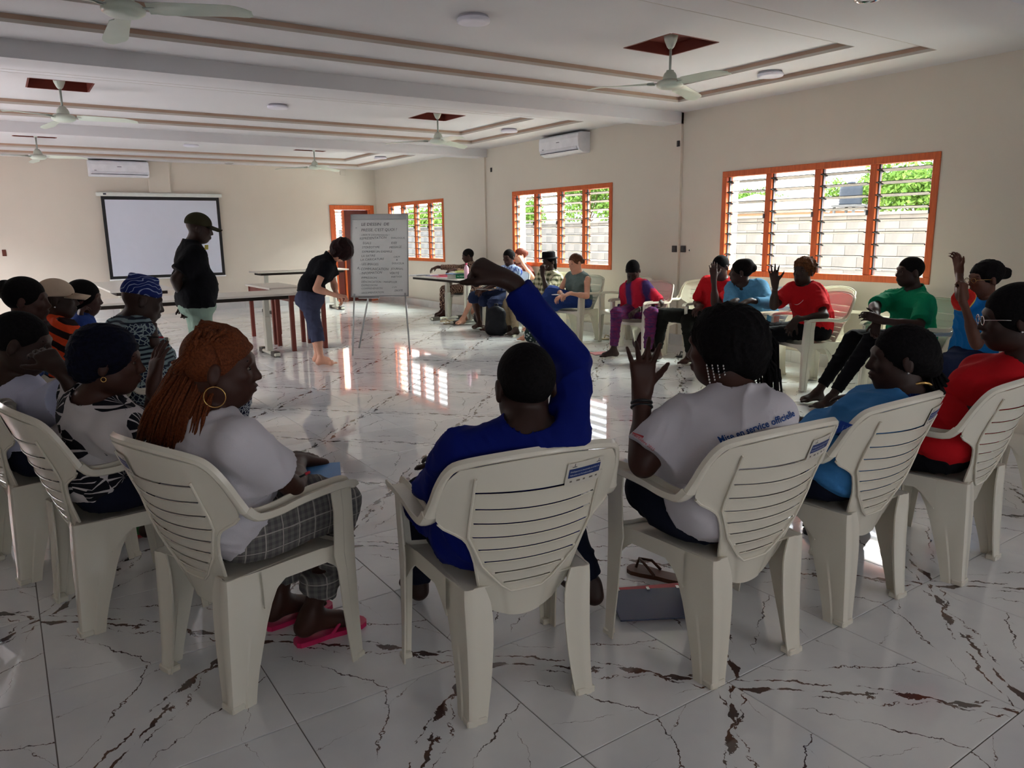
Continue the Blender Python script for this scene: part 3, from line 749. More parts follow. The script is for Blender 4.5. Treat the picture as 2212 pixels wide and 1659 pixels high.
def nets(F, lo, res):
    """surface nets"""
    S = F < 0; nx, ny, nz = F.shape
    c = S[:-1, :-1, :-1].astype(np.int8)
    tot = np.zeros((nx-1, ny-1, nz-1), np.int8)
    for dx in (0, 1):
        for dy in (0, 1):
            for dz in (0, 1): tot += S[dx:nx-1+dx, dy:ny-1+dy, dz:nz-1+dz]
    act = (tot > 0) & (tot < 8); ii = np.argwhere(act); idx = np.full(act.shape, -1, np.int32); idx[act] = np.arange(len(ii))
    acc = np.zeros((len(ii), 3)); cnt = np.zeros(len(ii))
    corners = [(a, b, c_) for a in (0, 1) for b in (0, 1) for c_ in (0, 1)]
    val = {c_: F[ii[:, 0]+c_[0], ii[:, 1]+c_[1], ii[:, 2]+c_[2]].astype(float) for c_ in corners}
    for c0 in corners:
        for ax in range(3):
            if c0[ax] == 0:
                c1 = list(c0); c1[ax] = 1; c1 = tuple(c1); a, b = val[c0], val[c1]; m = (a < 0) != (b < 0)
                t = np.where(m, a/(a-b+1e-12), 0); p = np.zeros((len(ii), 3)); p += c0; p[:, ax] = t
                acc[m] += p[m]; cnt[m] += 1
    v = (ii+acc/np.maximum(cnt, 1)[:, None])*res+lo
    quads = []
    for ax in range(3):
        o1, o2 = [(1, 2), (2, 0), (0, 1)][ax]
        sl0 = [slice(1, -1)]*3; sl0[ax] = slice(0, -1); sl1 = [slice(1, -1)]*3; sl1[ax] = slice(1, None)
        A, B = S[tuple(sl0)], S[tuple(sl1)]; e = np.argwhere(A != B)
        if len(e) == 0: continue
        sgn = A[e[:, 0], e[:, 1], e[:, 2]]
        base = e+1; base[:, ax] -= 1
        def g(d1, d2):
            q = base.copy(); q[:, o1] -= d1; q[:, o2] -= d2; return idx[q[:, 0], q[:, 1], q[:, 2]]
        q = np.stack([g(0, 0), g(1, 0), g(1, 1), g(0, 1)], 1)
        q[~sgn] = q[~sgn][:, ::-1]; quads.append(q)
    f = np.concatenate(quads); f = f[(f >= 0).all(1)]
    return v, f
def relax(v, f, it=2, lam=.5):
    e = np.concatenate([f[:, [0, 1]], f[:, [1, 2]], f[:, [2, 3]], f[:, [3, 0]]])
    for _ in range(it):
        s = np.zeros_like(v); c = np.zeros(len(v)); 
        for k in range(3): s[:, k] = np.bincount(e[:, 0], v[e[:, 1], k], len(v))+np.bincount(e[:, 1], v[e[:, 0], k], len(v))
        c = np.bincount(e[:, 0], minlength=len(v))+np.bincount(e[:, 1], minlength=len(v))
        v = v+lam*(s/np.maximum(c, 1)[:, None]-v)
    return v
def vnormals(v, f):
    n = np.cross(v[f[:, 2]]-v[f[:, 0]], v[f[:, 3]]-v[f[:, 1]]); N = np.zeros_like(v)
    for k in range(3):
        for j in range(4): N[:, k] += np.bincount(f[:, j], n[:, k], len(v))
    return N/(np.linalg.norm(N, axis=1)[:, None]+1e-9)
def wrinkle(v, f, amp, scale, seed, dirv=None):
    rr = np.random.RandomState(seed); w = np.zeros(len(v)); q = v*scale
    for o in range(3):
        d = rr.randn(3, 3); ph = rr.rand(3)*6.28
        wp = np.stack([np.sin(q@d[i]*.8+ph[i]) for i in range(3)], 1)
        a = nrm(rr.randn(3)) if dirv is None else nrm(dirv+rr.randn(3)*.5)
        w += (1-np.abs(np.sin((q@a)*1.6+wp[:, 0]*1.3+wp[:, 1]*.7)))**2*(.6**o)*(.5+.5*wp[:, 2])
        q = q*1.7
    return v+vnormals(v, f)*((w-.5)*amp)[:, None]
STAT = [0]
def sculpt(name, prims, res, mat, parent=None, wr=None, seed=1, it=1):
    F, lo, r = field(prims, res); v, f = nets(F, lo, r); v = relax(v, f, it)
    if wr: v = wrinkle(v, f, wr[0], wr[1], seed, wr[2] if len(wr) > 2 else None)
    if len(v) == 0: return None
    STAT[0] += len(f); return link(name, npmesh(name, v, f), mat, parent)
# ---------------------------------------------------------------- anatomy
class Head:
    def __init__(s, c, look, tilt=0, roll=0, sc=1.0):
        """c centre of the head; look = heading seen from the lens (0 away, 90 right, 180 towards us, 270 left); tilt<0 looks down"""
        a = YAW+math.radians(look); t = math.radians(tilt); r = math.radians(roll)
        f = A3(math.sin(a)*math.cos(t), math.cos(a)*math.cos(t), math.sin(t)); sd = A3(math.cos(a), -math.sin(a), 0); u = np.cross(sd, f)
        s.f = f; s.s = sd*math.cos(r)+u*math.sin(r); s.u = -sd*math.sin(r)+u*math.cos(r); s.c = A3(*c); s.sc = sc; s.R = np.stack([s.s, s.f, s.u], 1)
    def p(s, x, y, z): return s.c+s.R@A3(x, y, z)*s.sc
    def el(s, c, r, k=.02, op='+', tilt=0):
        R = s.R
        if tilt: t = math.radians(tilt); R = s.R@np.array([[1, 0, 0], [0, math.cos(t), -math.sin(t)], [0, math.sin(t), math.cos(t)]])
        return EL(s.p(*c), A3(*r)*s.sc, R, k*s.sc, op)
    def rc(s, a, b, ra, rb, k=.02, **kw): return RC(s.p(*a), s.p(*b), ra*s.sc, rb*s.sc, k=k*s.sc, **kw)
    def prims(s, fem=False):
        j = .9 if fem else 1
        L = [s.el((0, -.012, .032), (.074, .093, .084)), s.el((0, .028, -.02), (.059*j, .064, .078), .03), s.el((0, .048, -.075), (.036*j, .036, .036), .035),
             s.el((.036*j, .012, -.058), (.028, .042, .034), .03), s.el((-.036*j, .012, -.058), (.028, .042, .034), .03),
             s.rc((-.03, .078, .028), (.03, .078, .028), .014, .014, .02),
             s.el((.033, .066, -.018), (.02, .02, .016), .02), s.el((-.033, .066, -.018), (.02, .02, .016), .02),
             s.el((.031, .098, .006), (.017, .014, .011), .012, '-'), s.el((-.031, .098, .006), (.017, .014, .011), .012, '-'),
             s.rc((0, .086, .012), (0, .105, -.024), .0075, .0115, .014), s.el((.012, .094, -.029), (.009, .010, .007), .008), s.el((-.012, .094, -.029), (.009, .010, .007), .008),
             s.el((0, .090, -.052), (.024, .0145, .0075), .008), s.el((0, .087, -.064), (.021, .0145, .0075), .008),
             s.el((0, .104, -.058), (.02, .010, .0016), .003, '-')]
        for q in (-1, 1):
            L += [s.el((q*.080, -.008, -.008), (.009, .019, .034), .010, tilt=-12), s.el((q*.091, -.003, -.006), (.007, .010, .018), .006, '-')]
        return L
def limb(a, b, ra, rb, bulge=None, k=.02, w=None, sq=1):
    L = [RC(a, b, ra, rb, k=k, w=w, sq=sq)]
    if bulge: t, o, r = bulge; c = a+(b-a)*t+o; L.append(RC(a+(b-a)*(t-.12)+o, a+(b-a)*(t+.15)+o, r, r*.86, k=.04))
    return L
def hand_prims(W_, d, n, thumb, curl=.25, spread=.06, sc=1.0, tcurl=.3, fcurl=None, ts=1.0):
    """W_ wrist, d towards fingers, n palm normal (the way the fingers close), thumb=+1/-1 side of cross(d,n)"""
    d = nrm(d); n = nrm(n-d*(n@d)); s = np.cross(d, n)*thumb; L = []
    K = W_+d*.092*sc
    for q, wd in ((-.024, .0), (-.008, .004), (.009, .004), (.026, .0)):
        L.append(RC(W_+d*.012*sc+s*q*.55*sc, K+s*q*1.12*sc+d*wd*sc, .0155*sc, .0135*sc, k=.012*sc))
    L.append(RC(W_-d*.02, W_+d*.02, .026*sc, .024*sc, w=n, sq=.72, k=.02))
    L.append(RC(W_+d*.02*sc+s*.016*sc, W_+d*.06*sc+s*.030*sc+n*.008*sc, .018*sc, .014*sc, k=.014))
    ln = (.070, .078, .072, .056); off = (.029, .010, -.009, -.028)
    for i in range(4):
        c = (fcurl[i] if fcurl else curl); p = K+s*off[i]*sc+d*(.003 if i in (1, 2) else -.002)*sc; a = c*.9
        ang = spread*(1.5-i)*1.35; dd = d*math.cos(ang)+s*math.sin(ang)
        seg = (ln[i]*.48, ln[i]*.32, ln[i]*.26); r = (.0098, .0088, .0078, .0066) if i < 3 else (.0086, .0078, .0068, .0058)
        for j in range(3):
            q = p+(dd*math.cos(a)+n*math.sin(a))*seg[j]*sc*1.08; L.append(RC(p, q, r[j]*sc, r[j+1]*sc, k=.0035)); p = q; a += c*(1.1 if j == 0 else .9)
    p = W_+d*.045*sc+s*.034*sc+n*.008*sc; td = nrm(d*.72+s*.72*ts+n*.25); 
    for j, (l, r0, r1) in enumerate(((.034, .0125, .0105), (.028, .0105, .0090), (.020, .0090, .0072))):
        q = p+td*l*sc; L.append(RC(p, q, r0*sc, r1*sc, k=.006)); p = q; td = nrm(td+d*tcurl*.6+n*tcurl*.5-s*tcurl*.3)
    return L
def foot_prims(ank, fwd, toes=True, sc=1.0, pitch=0.0, thumb=1):
    f = nrm(fwd); f = nrm(A3(f[0], f[1], pitch)); u = nrm(A3(0, 0, 1)-f*f[2]); s = np.cross(f, u); g = ank-u*.068*sc
    L = [RC(ank, g+u*.03*sc-f*.03*sc, .038*sc, .030*sc, k=.02), RC(g+u*.034*sc-f*.02*sc, g+u*.022*sc+f*.11*sc, .034*sc, .022*sc, w=u, sq=.8, k=.03),
         RC(ank-u*.005, g+u*.024*sc+f*.10*sc, .034*sc, .026*sc, k=.03), RC(g+u*.018*sc+f*.10*sc-s*.026*sc, g+u*.018*sc+f*.115*sc+s*.026*sc, .019*sc, .021*sc, k=.02)]
    if toes:
        for i in range(5):
            o = (-.033+.0155*i)*-thumb; L.append(RC(g+u*.015*sc+f*.115*sc-s*o*sc, g+u*.011*sc+f*(.165-.008*i)*sc-s*o*1.06*sc, (.0125 if i == 0 else .0085)*sc, (.0115 if i == 0 else .0075)*sc, k=.006))
    return L
def bend(a, b, l1, l2, hint):
    """middle joint between a and b with bone lengths l1,l2 bending towards hint"""
    v = b-a; L = np.linalg.norm(v); L2 = min(L, (l1+l2)*.999); x = (l1*l1-l2*l2+L2*L2)/(2*L2); h = math.sqrt(max(l1*l1-x*x, 1e-6)); t = v/L
    q = hint-t*(hint@t); return a+t*x+nrm(q)*h
SK = {k: None for k in ()}
def skinmat(name, c, rough=.5):
    t = NT(name); co = t.coord(); n1 = t.noise(co, 7, 4); t.col(t.ramp(n1, [(.3, tuple(x*.82 for x in c)), (.7, tuple(min(1, x*1.12) for x in c))])); t.set(rough=rough, spec=.32)
    t.bump(t.noise(co, 220, 2), .12, .002); return t.m
sk_dark = skinmat('skin_deep_brown', srgb(64, 37, 29)); sk_vdark = skinmat('skin_dark_brown', srgb(50, 31, 25)); sk_mid = skinmat('skin_brown', srgb(88, 52, 38)); sk_fair = skinmat('skin_fair', srgb(214, 158, 132), .5)
def hairmat(name, c, rough=.6, sc=90):
    t = NT(name); co = t.coord(); n1 = t.noise(co, sc, 3, .6); t.col(t.ramp(n1, [(.3, tuple(x*.5 for x in c)), (.7, tuple(min(1, x*1.4) for x in c))])); t.set(rough=rough, spec=.12); t.bump(n1, .5, .006); return t.m
h_black = hairmat('black_hair', srgb(14, 12, 13), .8); h_navy = hairmat('blue_black_hair', srgb(10, 13, 30), .7, 60); h_brown = hairmat('brown_hair', srgb(86, 52, 36), .5, 60); h_red = hairmat('dark_red_hair', srgb(34, 15, 15), .5, 50); h_cop = hairmat('copper_braid_hair', srgb(104, 54, 30), .6, 160); h_curl = hairmat('curly_brown_hair', srgb(96, 58, 34), .7, 50)
m_eye = simple('eye_white', srgb(112, 98, 88), .4, .4); m_iris = simple('iris', srgb(20, 12, 9), .2, .5); m_silver = simple('silver', srgb(206, 206, 204), .25, .5, metal=.9); m_gold = simple('gold', srgb(212, 170, 104), .25, .5, metal=.9)
def cloth(name, c, rough=.9, vary=.06, bs=260, sheen=0, bump=.12): return simple(name, c, rough, .12, vary, 14, bump, bs, sheen=sheen)
def eyes(h, parent):
    b = MB(); Mx = Matrix(h.R.tolist())
    for q in (-1, 1):
        c = h.p(q*.031, .0775, .005); b.ell(c, (.0095, .008, .0050), 10, 6, 0, Mx); c = h.p(q*.031, .0835, .005); b.ell(c, (.0058, .0045, .0054), 8, 5, 1, Mx)
    b.build('eyes', [m_eye, m_iris], parent, True)
    b = MB()
    for q in (-1, 1): b.tube([h.p(q*.018, .0885, .028), h.p(q*.033, .088, .034), h.p(q*.047, .078, .029)], [.002, .003, .0015], 5)
    b.build('eyebrows', h_black, parent, True)
def arm_pts(sh, el, wr): return sh, el, wr
# default seated joints in chair-local coordinates (right = +x)
SEAT = dict(pel=(0, -.05, .53), waist=(0, -.10, .68), chest=(0, -.11, .90), neck=(0, -.08, 1.045), head=(0, -.03, 1.165), shR=(.175, -.09, .985), shL=(-.175, -.09, .985), elR=(.24, .02, .72), elL=(-.24, .02, .72), wrR=(.10, .22, .66), wrL=(-.10, .22, .66),
            hipR=(.09, -.02, .50), hipL=(-.09, -.02, .50), knR=(.12, .40, .50), knL=(-.12, .40, .50), anR=(.12, .36, .085), anL=(-.12, .36, .085))
def joints(key, over):
    J = {}
    for n, q in SEAT.items(): J[n] = CL(key, *q)
    for n, q in over.items():
        if isinstance(q, np.ndarray): J[n] = q
        elif q[0] == 'c': J[n] = CL(key, *q[1:])
        elif q[0] == 'p': J[n] = P(*q[1:])
        elif q[0] == 'w': J[n] = A3(*q[1:])
    return J
def torso(J, g=0.0, build=1.0, fem=False, top='neck', k=.06, neck=True):
    ax = nrm(J['shR']-J['shL']); up = nrm(J['neck']-J['pel']); fw = nrm(np.cross(up, ax)); R = np.stack([ax, fw, np.cross(ax, fw)], 1); b = build
    hx = nrm(J['hipR']-J['hipL']); L = []
    L.append(RC(J['pel']-hx*.075*b, J['pel']+hx*.075*b, .105*b+g, .105*b+g, k=k))
    L.append(EL(J['waist'], (.142*b+g, .105*b+g, .13), R, k)); L.append(EL(J['chest']-up*.02, (.160*b+g, .112*b+g, .15+g), R, k))
    if fem: 
        for q in (-1, 1): L.append(EL(J['chest']+ax*.068*q*b+fw*.085*b-up*.05, (.062*b+g, .058*b+g, .06+g), R, .05))
    L.append(RC(J['shL']+ax*.03-up*.012, J['shR']-ax*.03-up*.012, .056*b+g, .056*b+g, k=.06))
    m = (J['shL']+J['shR'])/2
    L.append(RC(J['shL']*.55+m*.45+up*.01, J['neck'], .045*b+g, .046+g, k=.05)); L.append(RC(J['shR']*.55+m*.45+up*.01, J['neck'], .045*b+g, .046+g, k=.05))
    return L, ax, up, fw
def body(J, h, skin, parent, res=.007, build=1.0, fem=False, hands=None, feet=None, legs=True, arm_r=1.0, hide=()):
    L, ax, up, fw = torso(J, 0, build*.97, fem)
    L.append(RC(J['neck'], h.p(0, -.022, -.045), .054, .050, k=.03))
    L += h.prims(fem)
    for q in 'RL':
        a = arm_r*(1 if not fem else .92)
        L += limb(J['sh'+q], J['el'+q], .047*a, .037*a); L += limb(J['el'+q], J['wr'+q], .037*a, .0245*a, (.25, 0, .034*a), k=.006)
        hd = (hands or {}).get(q)
        if hd is not None: L += hand_prims(J['wr'+q]+nrm(J['wr'+q]-J['el'+q])*.012, *hd[0:3], **(hd[3] if len(hd) > 3 else {}))
        if legs:
            L += limb(J['hip'+q], J['kn'+q], .078*build, .052); L += limb(J['kn'+q], J['an'+q], .050, .032, (.28, 0, .047), k=.006)
            ft = (feet or {}).get(q)
            if ft is not None: L += foot_prims(J['an'+q], ft[0], thumb=1 if q == 'R' else -1, **(ft[1] if len(ft) > 1 else {}))
    for c in CUT: c.m = .022
    o = sculpt('body', L, res, skin, parent, it=1)
    for c in CUT: c.m = .011
    return o
def top(J, h, mat, parent, res=.009, build=1.0, fem=False, sl=.62, g=.014, loose=.0, name='shirt', wr=(.010, 16), neckr=.066, hem=None, slr=.012, seed=3, collar=False, sleeve_to=None, flare=.02, vneck=0, armhole=False, cuts=()):
    """garment on the upper body; sl = sleeve length in fractions of the upper arm (1..2 runs down the forearm, 0 = sleeveless)"""
    L, ax, up, fw = torso(J, g, build, fem)
    L[0].k = .08
    L.append(EL(J['pel']+up*.07, (.150*build+g+loose, .118*build+g+loose, .13), np.stack([ax, fw, up], 1), .08))
    for q in 'RL':
        s, e, w = J['sh'+q], J['el'+q], J['wr'+q]
        if armhole: L.append(EL(s+(s-J['sh'+('L' if q == 'R' else 'R')])*.10-up*.03, (.045, .075, .10), np.stack([ax, fw, up], 1), .01, '-')); continue
        if sl <= 1: L.append(RC(s, s+(e-s)*sl, .056*build+g*.6+slr*.3, .050*build+g*.5+slr+flare*.5, k=.045, cap='b'))
        else:
            L.append(RC(s, e, .056*build+g*.5, .047*build+g*.4+slr*.3, k=.045)); L.append(RC(e, e+(w-e)*(sl-1), .047*build+g*.4+slr*.3, .034+slr, k=.008, cap='b'))
    n0 = J['neck']+up*.002; L.append(RC(n0+up*.01, n0+up*.22+fw*.05, neckr, neckr+.02, k=.008, op='-'))
    if vneck: L.append(RC(n0+fw*(.085*build+g)+up*.04, n0+fw*(.12*build+g)-up*vneck, .05, .012, k=.006, op='-'))
    L += list(cuts)
    o = sculpt(name, L, res, mat, parent, wr, seed, it=1)
    if collar:
        c = MB(); R = np.stack([ax, fw, up], 1); pts = []
        for i in range(19):
            a = PI*.5+math.radians(14)+(2*PI-math.radians(28))*i/18; pts.append(J['neck']+R@A3(math.cos(a)*.068, math.sin(a)*.068+.006, .022-.016*math.sin(a)))
        vs = []
        for p in pts: r = nrm(p-J['neck']-up*((p-J['neck'])@up)); vs += [p+up*.022-r*.004, p+r*.016-up*.016, p+r*.021-up*.014, p+up*.028]
        fs = [(i*4+e, i*4+(e+1) % 4, i*4+4+(e+1) % 4, i*4+4+e) for i in range(18) for e in range(4)]+[(0, 1, 2, 3), (75, 74, 73, 72)]
        c.add(vs, fs); link('collar', fix_normals(c.mesh('collar')), mat, parent, True)
    return o
def trousers(J, mat, parent, res=.009, build=1.0, length=.86, g=.012, cuff=.0, name='trousers', wr=(.010, 14), seed=5, kg=0, seat=None):
    seatL = []
    if seat:
        for s_ in (-1, 1): seatL += [RC(CL(seat, s_*.105, -.06, .53), CL(seat, s_*.125, .17, .535), .115, .098, k=.06)]
    L = []; hx = nrm(J['hipR']-J['hipL'])
    L.append(RC(J['pel']-hx*.075*build, J['pel']+hx*.075*build, .105*build+g, .105*build+g, k=.06))
    L.append(EL((J['pel']+J['hipR']+J['hipL'])/3+A3(0, 0, .0), (.16*build, .15*build, .10), None, .06))
    for q in 'RL':
        h, k, a = J['hip'+q], J['kn'+q], J['an'+q]; L.append(RC(h, k, .088*build+g*.5, .062+g*.6+kg, k=.05))
        L.append(RC(k, k+(a-k)*length, .062+g*.6+kg, .050+cuff, k=.008, cap='b' if length < 1 else ''))
    L += seatL
    return sculpt(name, L, res, mat, parent, wr, seed, it=1)
def skirt(J, mat, parent, res=.010, build=1.0, length=.3, name='skirt', seed=5, fl=.0):
    L = []; hx = nrm(J['hipR']-J['hipL']); L.append(RC(J['pel']-hx*.08*build, J['pel']+hx*.08*build, .118*build, .118*build, k=.06))
    for q in 'RL':
        h, k, a = J['hip'+q], J['kn'+q], J['an'+q]; L.append(RC(h, k, .10*build, .082, k=.09)); L.append(RC(k, k+(a-k)*length, .080, .082+fl, k=.07, cap='b'))
    m0, m1 = (J['hipR']+J['hipL'])/2, (J['knR']+J['knL'])/2; L.append(RC(m0, m1, .085, .062, k=.09)); ma = (J['anR']+J['anL'])/2; L.append(RC(m1, m1+(ma-m1)*length, .062, .07+fl, k=.09, cap='b'))
    return sculpt(name, L, res, mat, parent, (.016, 13), seed, it=1)
def hair_short(h, mat, parent, res=.006, t=.006, front=.066, name='hair', low=-.045):
    L = [h.el((0, -.013, .034), (.074+t, .093+t, .084+t), .01)]
    # cut the face and the neck away
    L.append(h.el((0, .155, -.055), (.16, .105, .135), .012, '-')); L.append(h.el((0, .02, -.19), (.2, .2, .12+(-low-.045)*-1), .01, '-'))
    for q in (-1, 1): L.append(h.el((q*.095, .002, -.02), (.03, .026, .045), .008, '-'))
    return sculpt(name, L, res, mat, parent)
def hair_add(h, mat, parent, els, res=.007, name='hair', base=True, t=.010, wr=None, seed=4, cut=True, rcs=()):
    L = []
    if base: L.append(h.el((0, -.015, .036), (.074+t, .093+t, .084+t), .01))
    if base and cut:
        L.append(h.el((0, .155, -.055), (.16, .105, .135), .012, '-')); L.append(h.el((0, .03, -.20), (.2, .2, .13), .01, '-'))
        for q in (-1, 1): L.append(h.el((q*.098, .004, -.02), (.03, .026, .045), .008, '-'))
    for e in els: L.append(h.el(e[0], e[1], e[2] if len(e) > 2 else .015))
    for a, b, ra, rb in rcs: L.append(RC(a, b, ra, rb, k=.012))
    return sculpt(name, L, res, mat, parent, wr, seed)
def cap(h, mat, parent, m2=None, bill=True, res=.006):
    L = [h.el((0, -.012, .040), (.086, .106, .090), .01), h.el((0, -.01, -.125), (.3, .3, .155), .006, '-')]
    o = sculpt('cap', L, res, mat, parent)
    if bill:
        b = MB(); top_, bot = [], []
        for i in range(13):
            a = math.radians(-62+124*i/12); x = math.sin(a)
            y0 = .088*math.cos(a)*1.05; y1 = .100+.078*math.cos(a)**.6
            for (y, z) in ((y0, .043), (y1, .030-.004*math.cos(a))):
                z2 = z-.028*x*x; top_.append(h.p(x*.082, y, z2)); bot.append(h.p(x*.082, y, z2-.004))
        n = len(top_); vs = top_+bot; fs = []
        for i in range(12): fs += [(2*i, 2*i+2, 2*i+3, 2*i+1), (n+2*i, n+2*i+1, n+2*i+3, n+2*i+2), (2*i+1, 2*i+3, n+2*i+3, n+2*i+1), (2*i, n+2*i, n+2*i+2, 2*i+2)]
        b.add(vs, fs); link('cap_bill', fix_normals(b.mesh('cap_bill')), m2 or mat, o, True)
    return o
def person(label, base, group=None):
    return empty('person', (float(base[0]), float(base[1]), 0), 0, label, 'person', group)
def settle(root):
    """children were modelled in world coordinates: keep them there under the root"""
    bpy.context.view_layer.update()
    def fix(o):
        for c in o.children:
            if c.parent == root and c.matrix_parent_inverse == Matrix.Identity(4): c.matrix_parent_inverse = Matrix.Translation(-Vector(root.location))
    fix(root)
def earring(h, parent, q, r=0, mat=None):
    b = MB()
    if r: b.tube([h.p(q*.086, -.006+r*math.sin(a), -.040-r+r*math.cos(a)) for a in np.linspace(0, 2*PI, 25)], .0018, 6)
    else: b.ell(h.p(q*.088, -.006, -.036), (.005, .005, .005), 8, 6)
    b.build('earring', mat or m_silver, parent, True)
# ================================================================= PEOPLE
def S(r, u, f): return CR*r+CU*u+CF*f          # direction given as right / up / away from the lens
def pose(key, h, tw=0, lean=0, over={}, build=1.0, base=None, sw=.17):
    """joints from chair and head: pelvis on the seat, spine to the head, shoulders square to the chair plus a twist"""
    if key: J = {n: CL(key, *q) for n, q in SEAT.items()}; fa = -CHN[key].rotation_euler[2]
    else: J = {}; fa = 0
    g = lambda n: None if n not in over else (over[n] if isinstance(over[n], np.ndarray) else (CL(key, *over[n][1:]) if over[n][0] == 'c' else (P(*over[n][1:]) if over[n][0] == 'p' else A3(*over[n][1:]))))
    for n in ('pel', 'hipR', 'hipL', 'knR', 'knL', 'anR', 'anL'):
        if g(n) is not None: J[n] = g(n)
    J['neck'] = g('neck') if 'neck' in over else h.c+A3(0, 0, -.135)*h.sc-h.f*A3(1, 1, 0)*.035
    v = J['neck']-J['pel']; fwd = A3(math.sin(fa), math.cos(fa), 0)
    J['waist'] = J['pel']+v*.32-fwd*.02; J['chest'] = J['pel']+v*.72-fwd*.015
    a = fa+math.radians(tw); ax = nrm(A3(math.cos(a), -math.sin(a), 0)); up = nrm(v); ax = nrm(ax-up*(ax@up))
    J['shR'] = J['neck']-up*.062+ax*sw*build; J['shL'] = J['neck']-up*.062-ax*sw*build
    for n in ('waist', 'chest', 'shR', 'shL', 'elR', 'elL', 'wrR', 'wrL'):
        if g(n) is not None: J[n] = g(n)
    if key:   # spine stays in front of the backrest
        fz = b_yc
        for n, r_ in (('waist', .115), ('chest', .12), ('neck', .085)):
            q = J[n]-A3(CHN[key].location[0], CHN[key].location[1], 0); y = float(q@fwd)
            lim = fz(q[2])+r_ if q[2] < .88 else -.9
            if y < lim: J[n] = J[n]+fwd*(lim-y)
    def raysolve(a, c, Ln):
        d0 = over[c][3]; px, py = over[c][1:3]; C = A3(0, 0, CAMH); e = P(px, py, 1.0)-C; w = C-J[a]
        A_, B_, C_ = e@e, 2*(e@w), w@w-Ln*Ln; D_ = B_*B_-4*A_*C_
        if D_ < 0: t = -B_/(2*A_)
        else: t = min(((-B_-math.sqrt(D_))/(2*A_), (-B_+math.sqrt(D_))/(2*A_)), key=lambda t: abs(t-d0))
        if abs(t-d0) < .6: J[c] = C+e*t
    for q in 'RL':
        for a_, c_, Ln in (('sh', 'el', .285), ('el', 'wr', .25)):
            if c_+q in over and not isinstance(over[c_+q], np.ndarray) and over[c_+q][0] == 'p' and a_+q in J: raysolve(a_+q, c_+q, Ln*build**.5)
        if 'kn'+q in over and not isinstance(over['kn'+q], np.ndarray) and over['kn'+q][0] == 'p': raysolve('hip'+q, 'kn'+q, .42)
        if key:
            v2 = J['an'+q]-J['kn'+q]; l2 = np.linalg.norm(v2)
            if not .36 < l2 < .50:
                tot = np.linalg.norm(J['an'+q]-J['hip'+q])
                if tot < .82: J['kn'+q] = bend(J['hip'+q], J['an'+q], .42, .41, A3(0, 0, 1)+fwd*.3)
                else: J['kn'+q] = J['hip'+q]+nrm((J['an'+q]-J['hip'+q])+A3(0, 0, .5))*.42; J['an'+q] = np.append((J['kn'+q]+(J['an'+q]-J['kn'+q])*.42/max(l2, .42))[:2], .085)
    # arms: default hands on the lap; bones of fixed length
    fwd2 = A3(math.sin(a), math.cos(a), 0)
    for q, s in (('R', 1), ('L', -1)):
        if 'wr'+q not in over:
            J['wr'+q] = CL(key, s*.09, .20, .635) if key else J['sh'+q]+A3(0, 0, -.5)
        if 'el'+q not in over:
            J['el'+q] = bend(J['sh'+q], J['wr'+q], .285, .255, ax*s*.8-fwd2*.5+A3(0, 0, -.8))
    return J
def heading(key): return A3(math.sin(-CHN[key].rotation_euler[2]), math.cos(CHN[key].rotation_euler[2]), 0)
m_tee = cloth('white_cotton', srgb(206, 202, 208), vary=.02); m_blk = cloth('black_fabric', srgb(18, 18, 22)); m_royal = cloth('royal_blue_fabric', srgb(10, 25, 104), .8)
m_navy = cloth('navy_trousers', srgb(24, 28, 44)); m_red = cloth('red_cotton', srgb(190, 26, 34)); m_green = cloth('green_polo_knit', srgb(14, 132, 92)); m_khaki = cloth('khaki_cotton', srgb(158, 142, 116)); m_mint = cloth('mint_trousers', srgb(142, 164, 150))
m_slate = cloth('slate_blue_capri', srgb(62, 66, 88)); m_lblue = cloth('light_blue_polo', srgb(66, 128, 186)); m_denims = cloth('denim_shirt', srgb(84, 140, 176), vary=.16); m_darkg = cloth('dark_green_black_trousers', srgb(30, 30, 27)); m_jean = cloth('dark_jeans', srgb(34, 42, 68)); m_bskirt = cloth('blue_skirt', srgb(44, 66, 130)); m_olive = cloth('olive_cap', srgb(52, 50, 34)); m_beige = cloth('beige_cap', srgb(200, 178, 156)); m_grey = cloth('grey_green_top', srgb(104, 120, 116), vary=.18)
def pat(name, fn, rough=.85):
    t = NT(name); co = t.coord(); t.col(fn(t, co)); t.set(rough=rough, spec=.2); t.bump(t.noise(co, 260, 2), .1, .003); return t.m
def stripes(t, v, sc, thr, c0, c1, ax=2, warp=.0, wsc=6):
    q = t.sep(v)[ax]
    if warp: q = t.math('ADD', q, t.math('MULTIPLY', t.noise(v, wsc, 2), warp))
    s = t.math('FRACT', t.math('MULTIPLY', q, sc)); return t.mix(t.math('LESS_THAN', s, thr), c0, c1)
def f_plaid(t, v):
    a = stripes(t, v, 46, .5, srgb(86, 86, 88), srgb(112, 110, 108), 2); b = stripes(t, v, 46, .5, srgb(92, 88, 88), srgb(120, 118, 114), 0); c = t.mix(.5, a, b)
    X, Y, Z = t.sep(v)
    l1 = t.math('LESS_THAN', t.math('FRACT', t.math('MULTIPLY', X, 17)), .07); l2 = t.math('LESS_THAN', t.math('FRACT', t.math('MULTIPLY', Z, 17)), .07)
    return t.mix(t.math('MULTIPLY', t.math('MAXIMUM', l1, l2), .6), c, srgb(196, 188, 180))
m_plaidgrey = pat('grey_checked_wool', f_plaid)
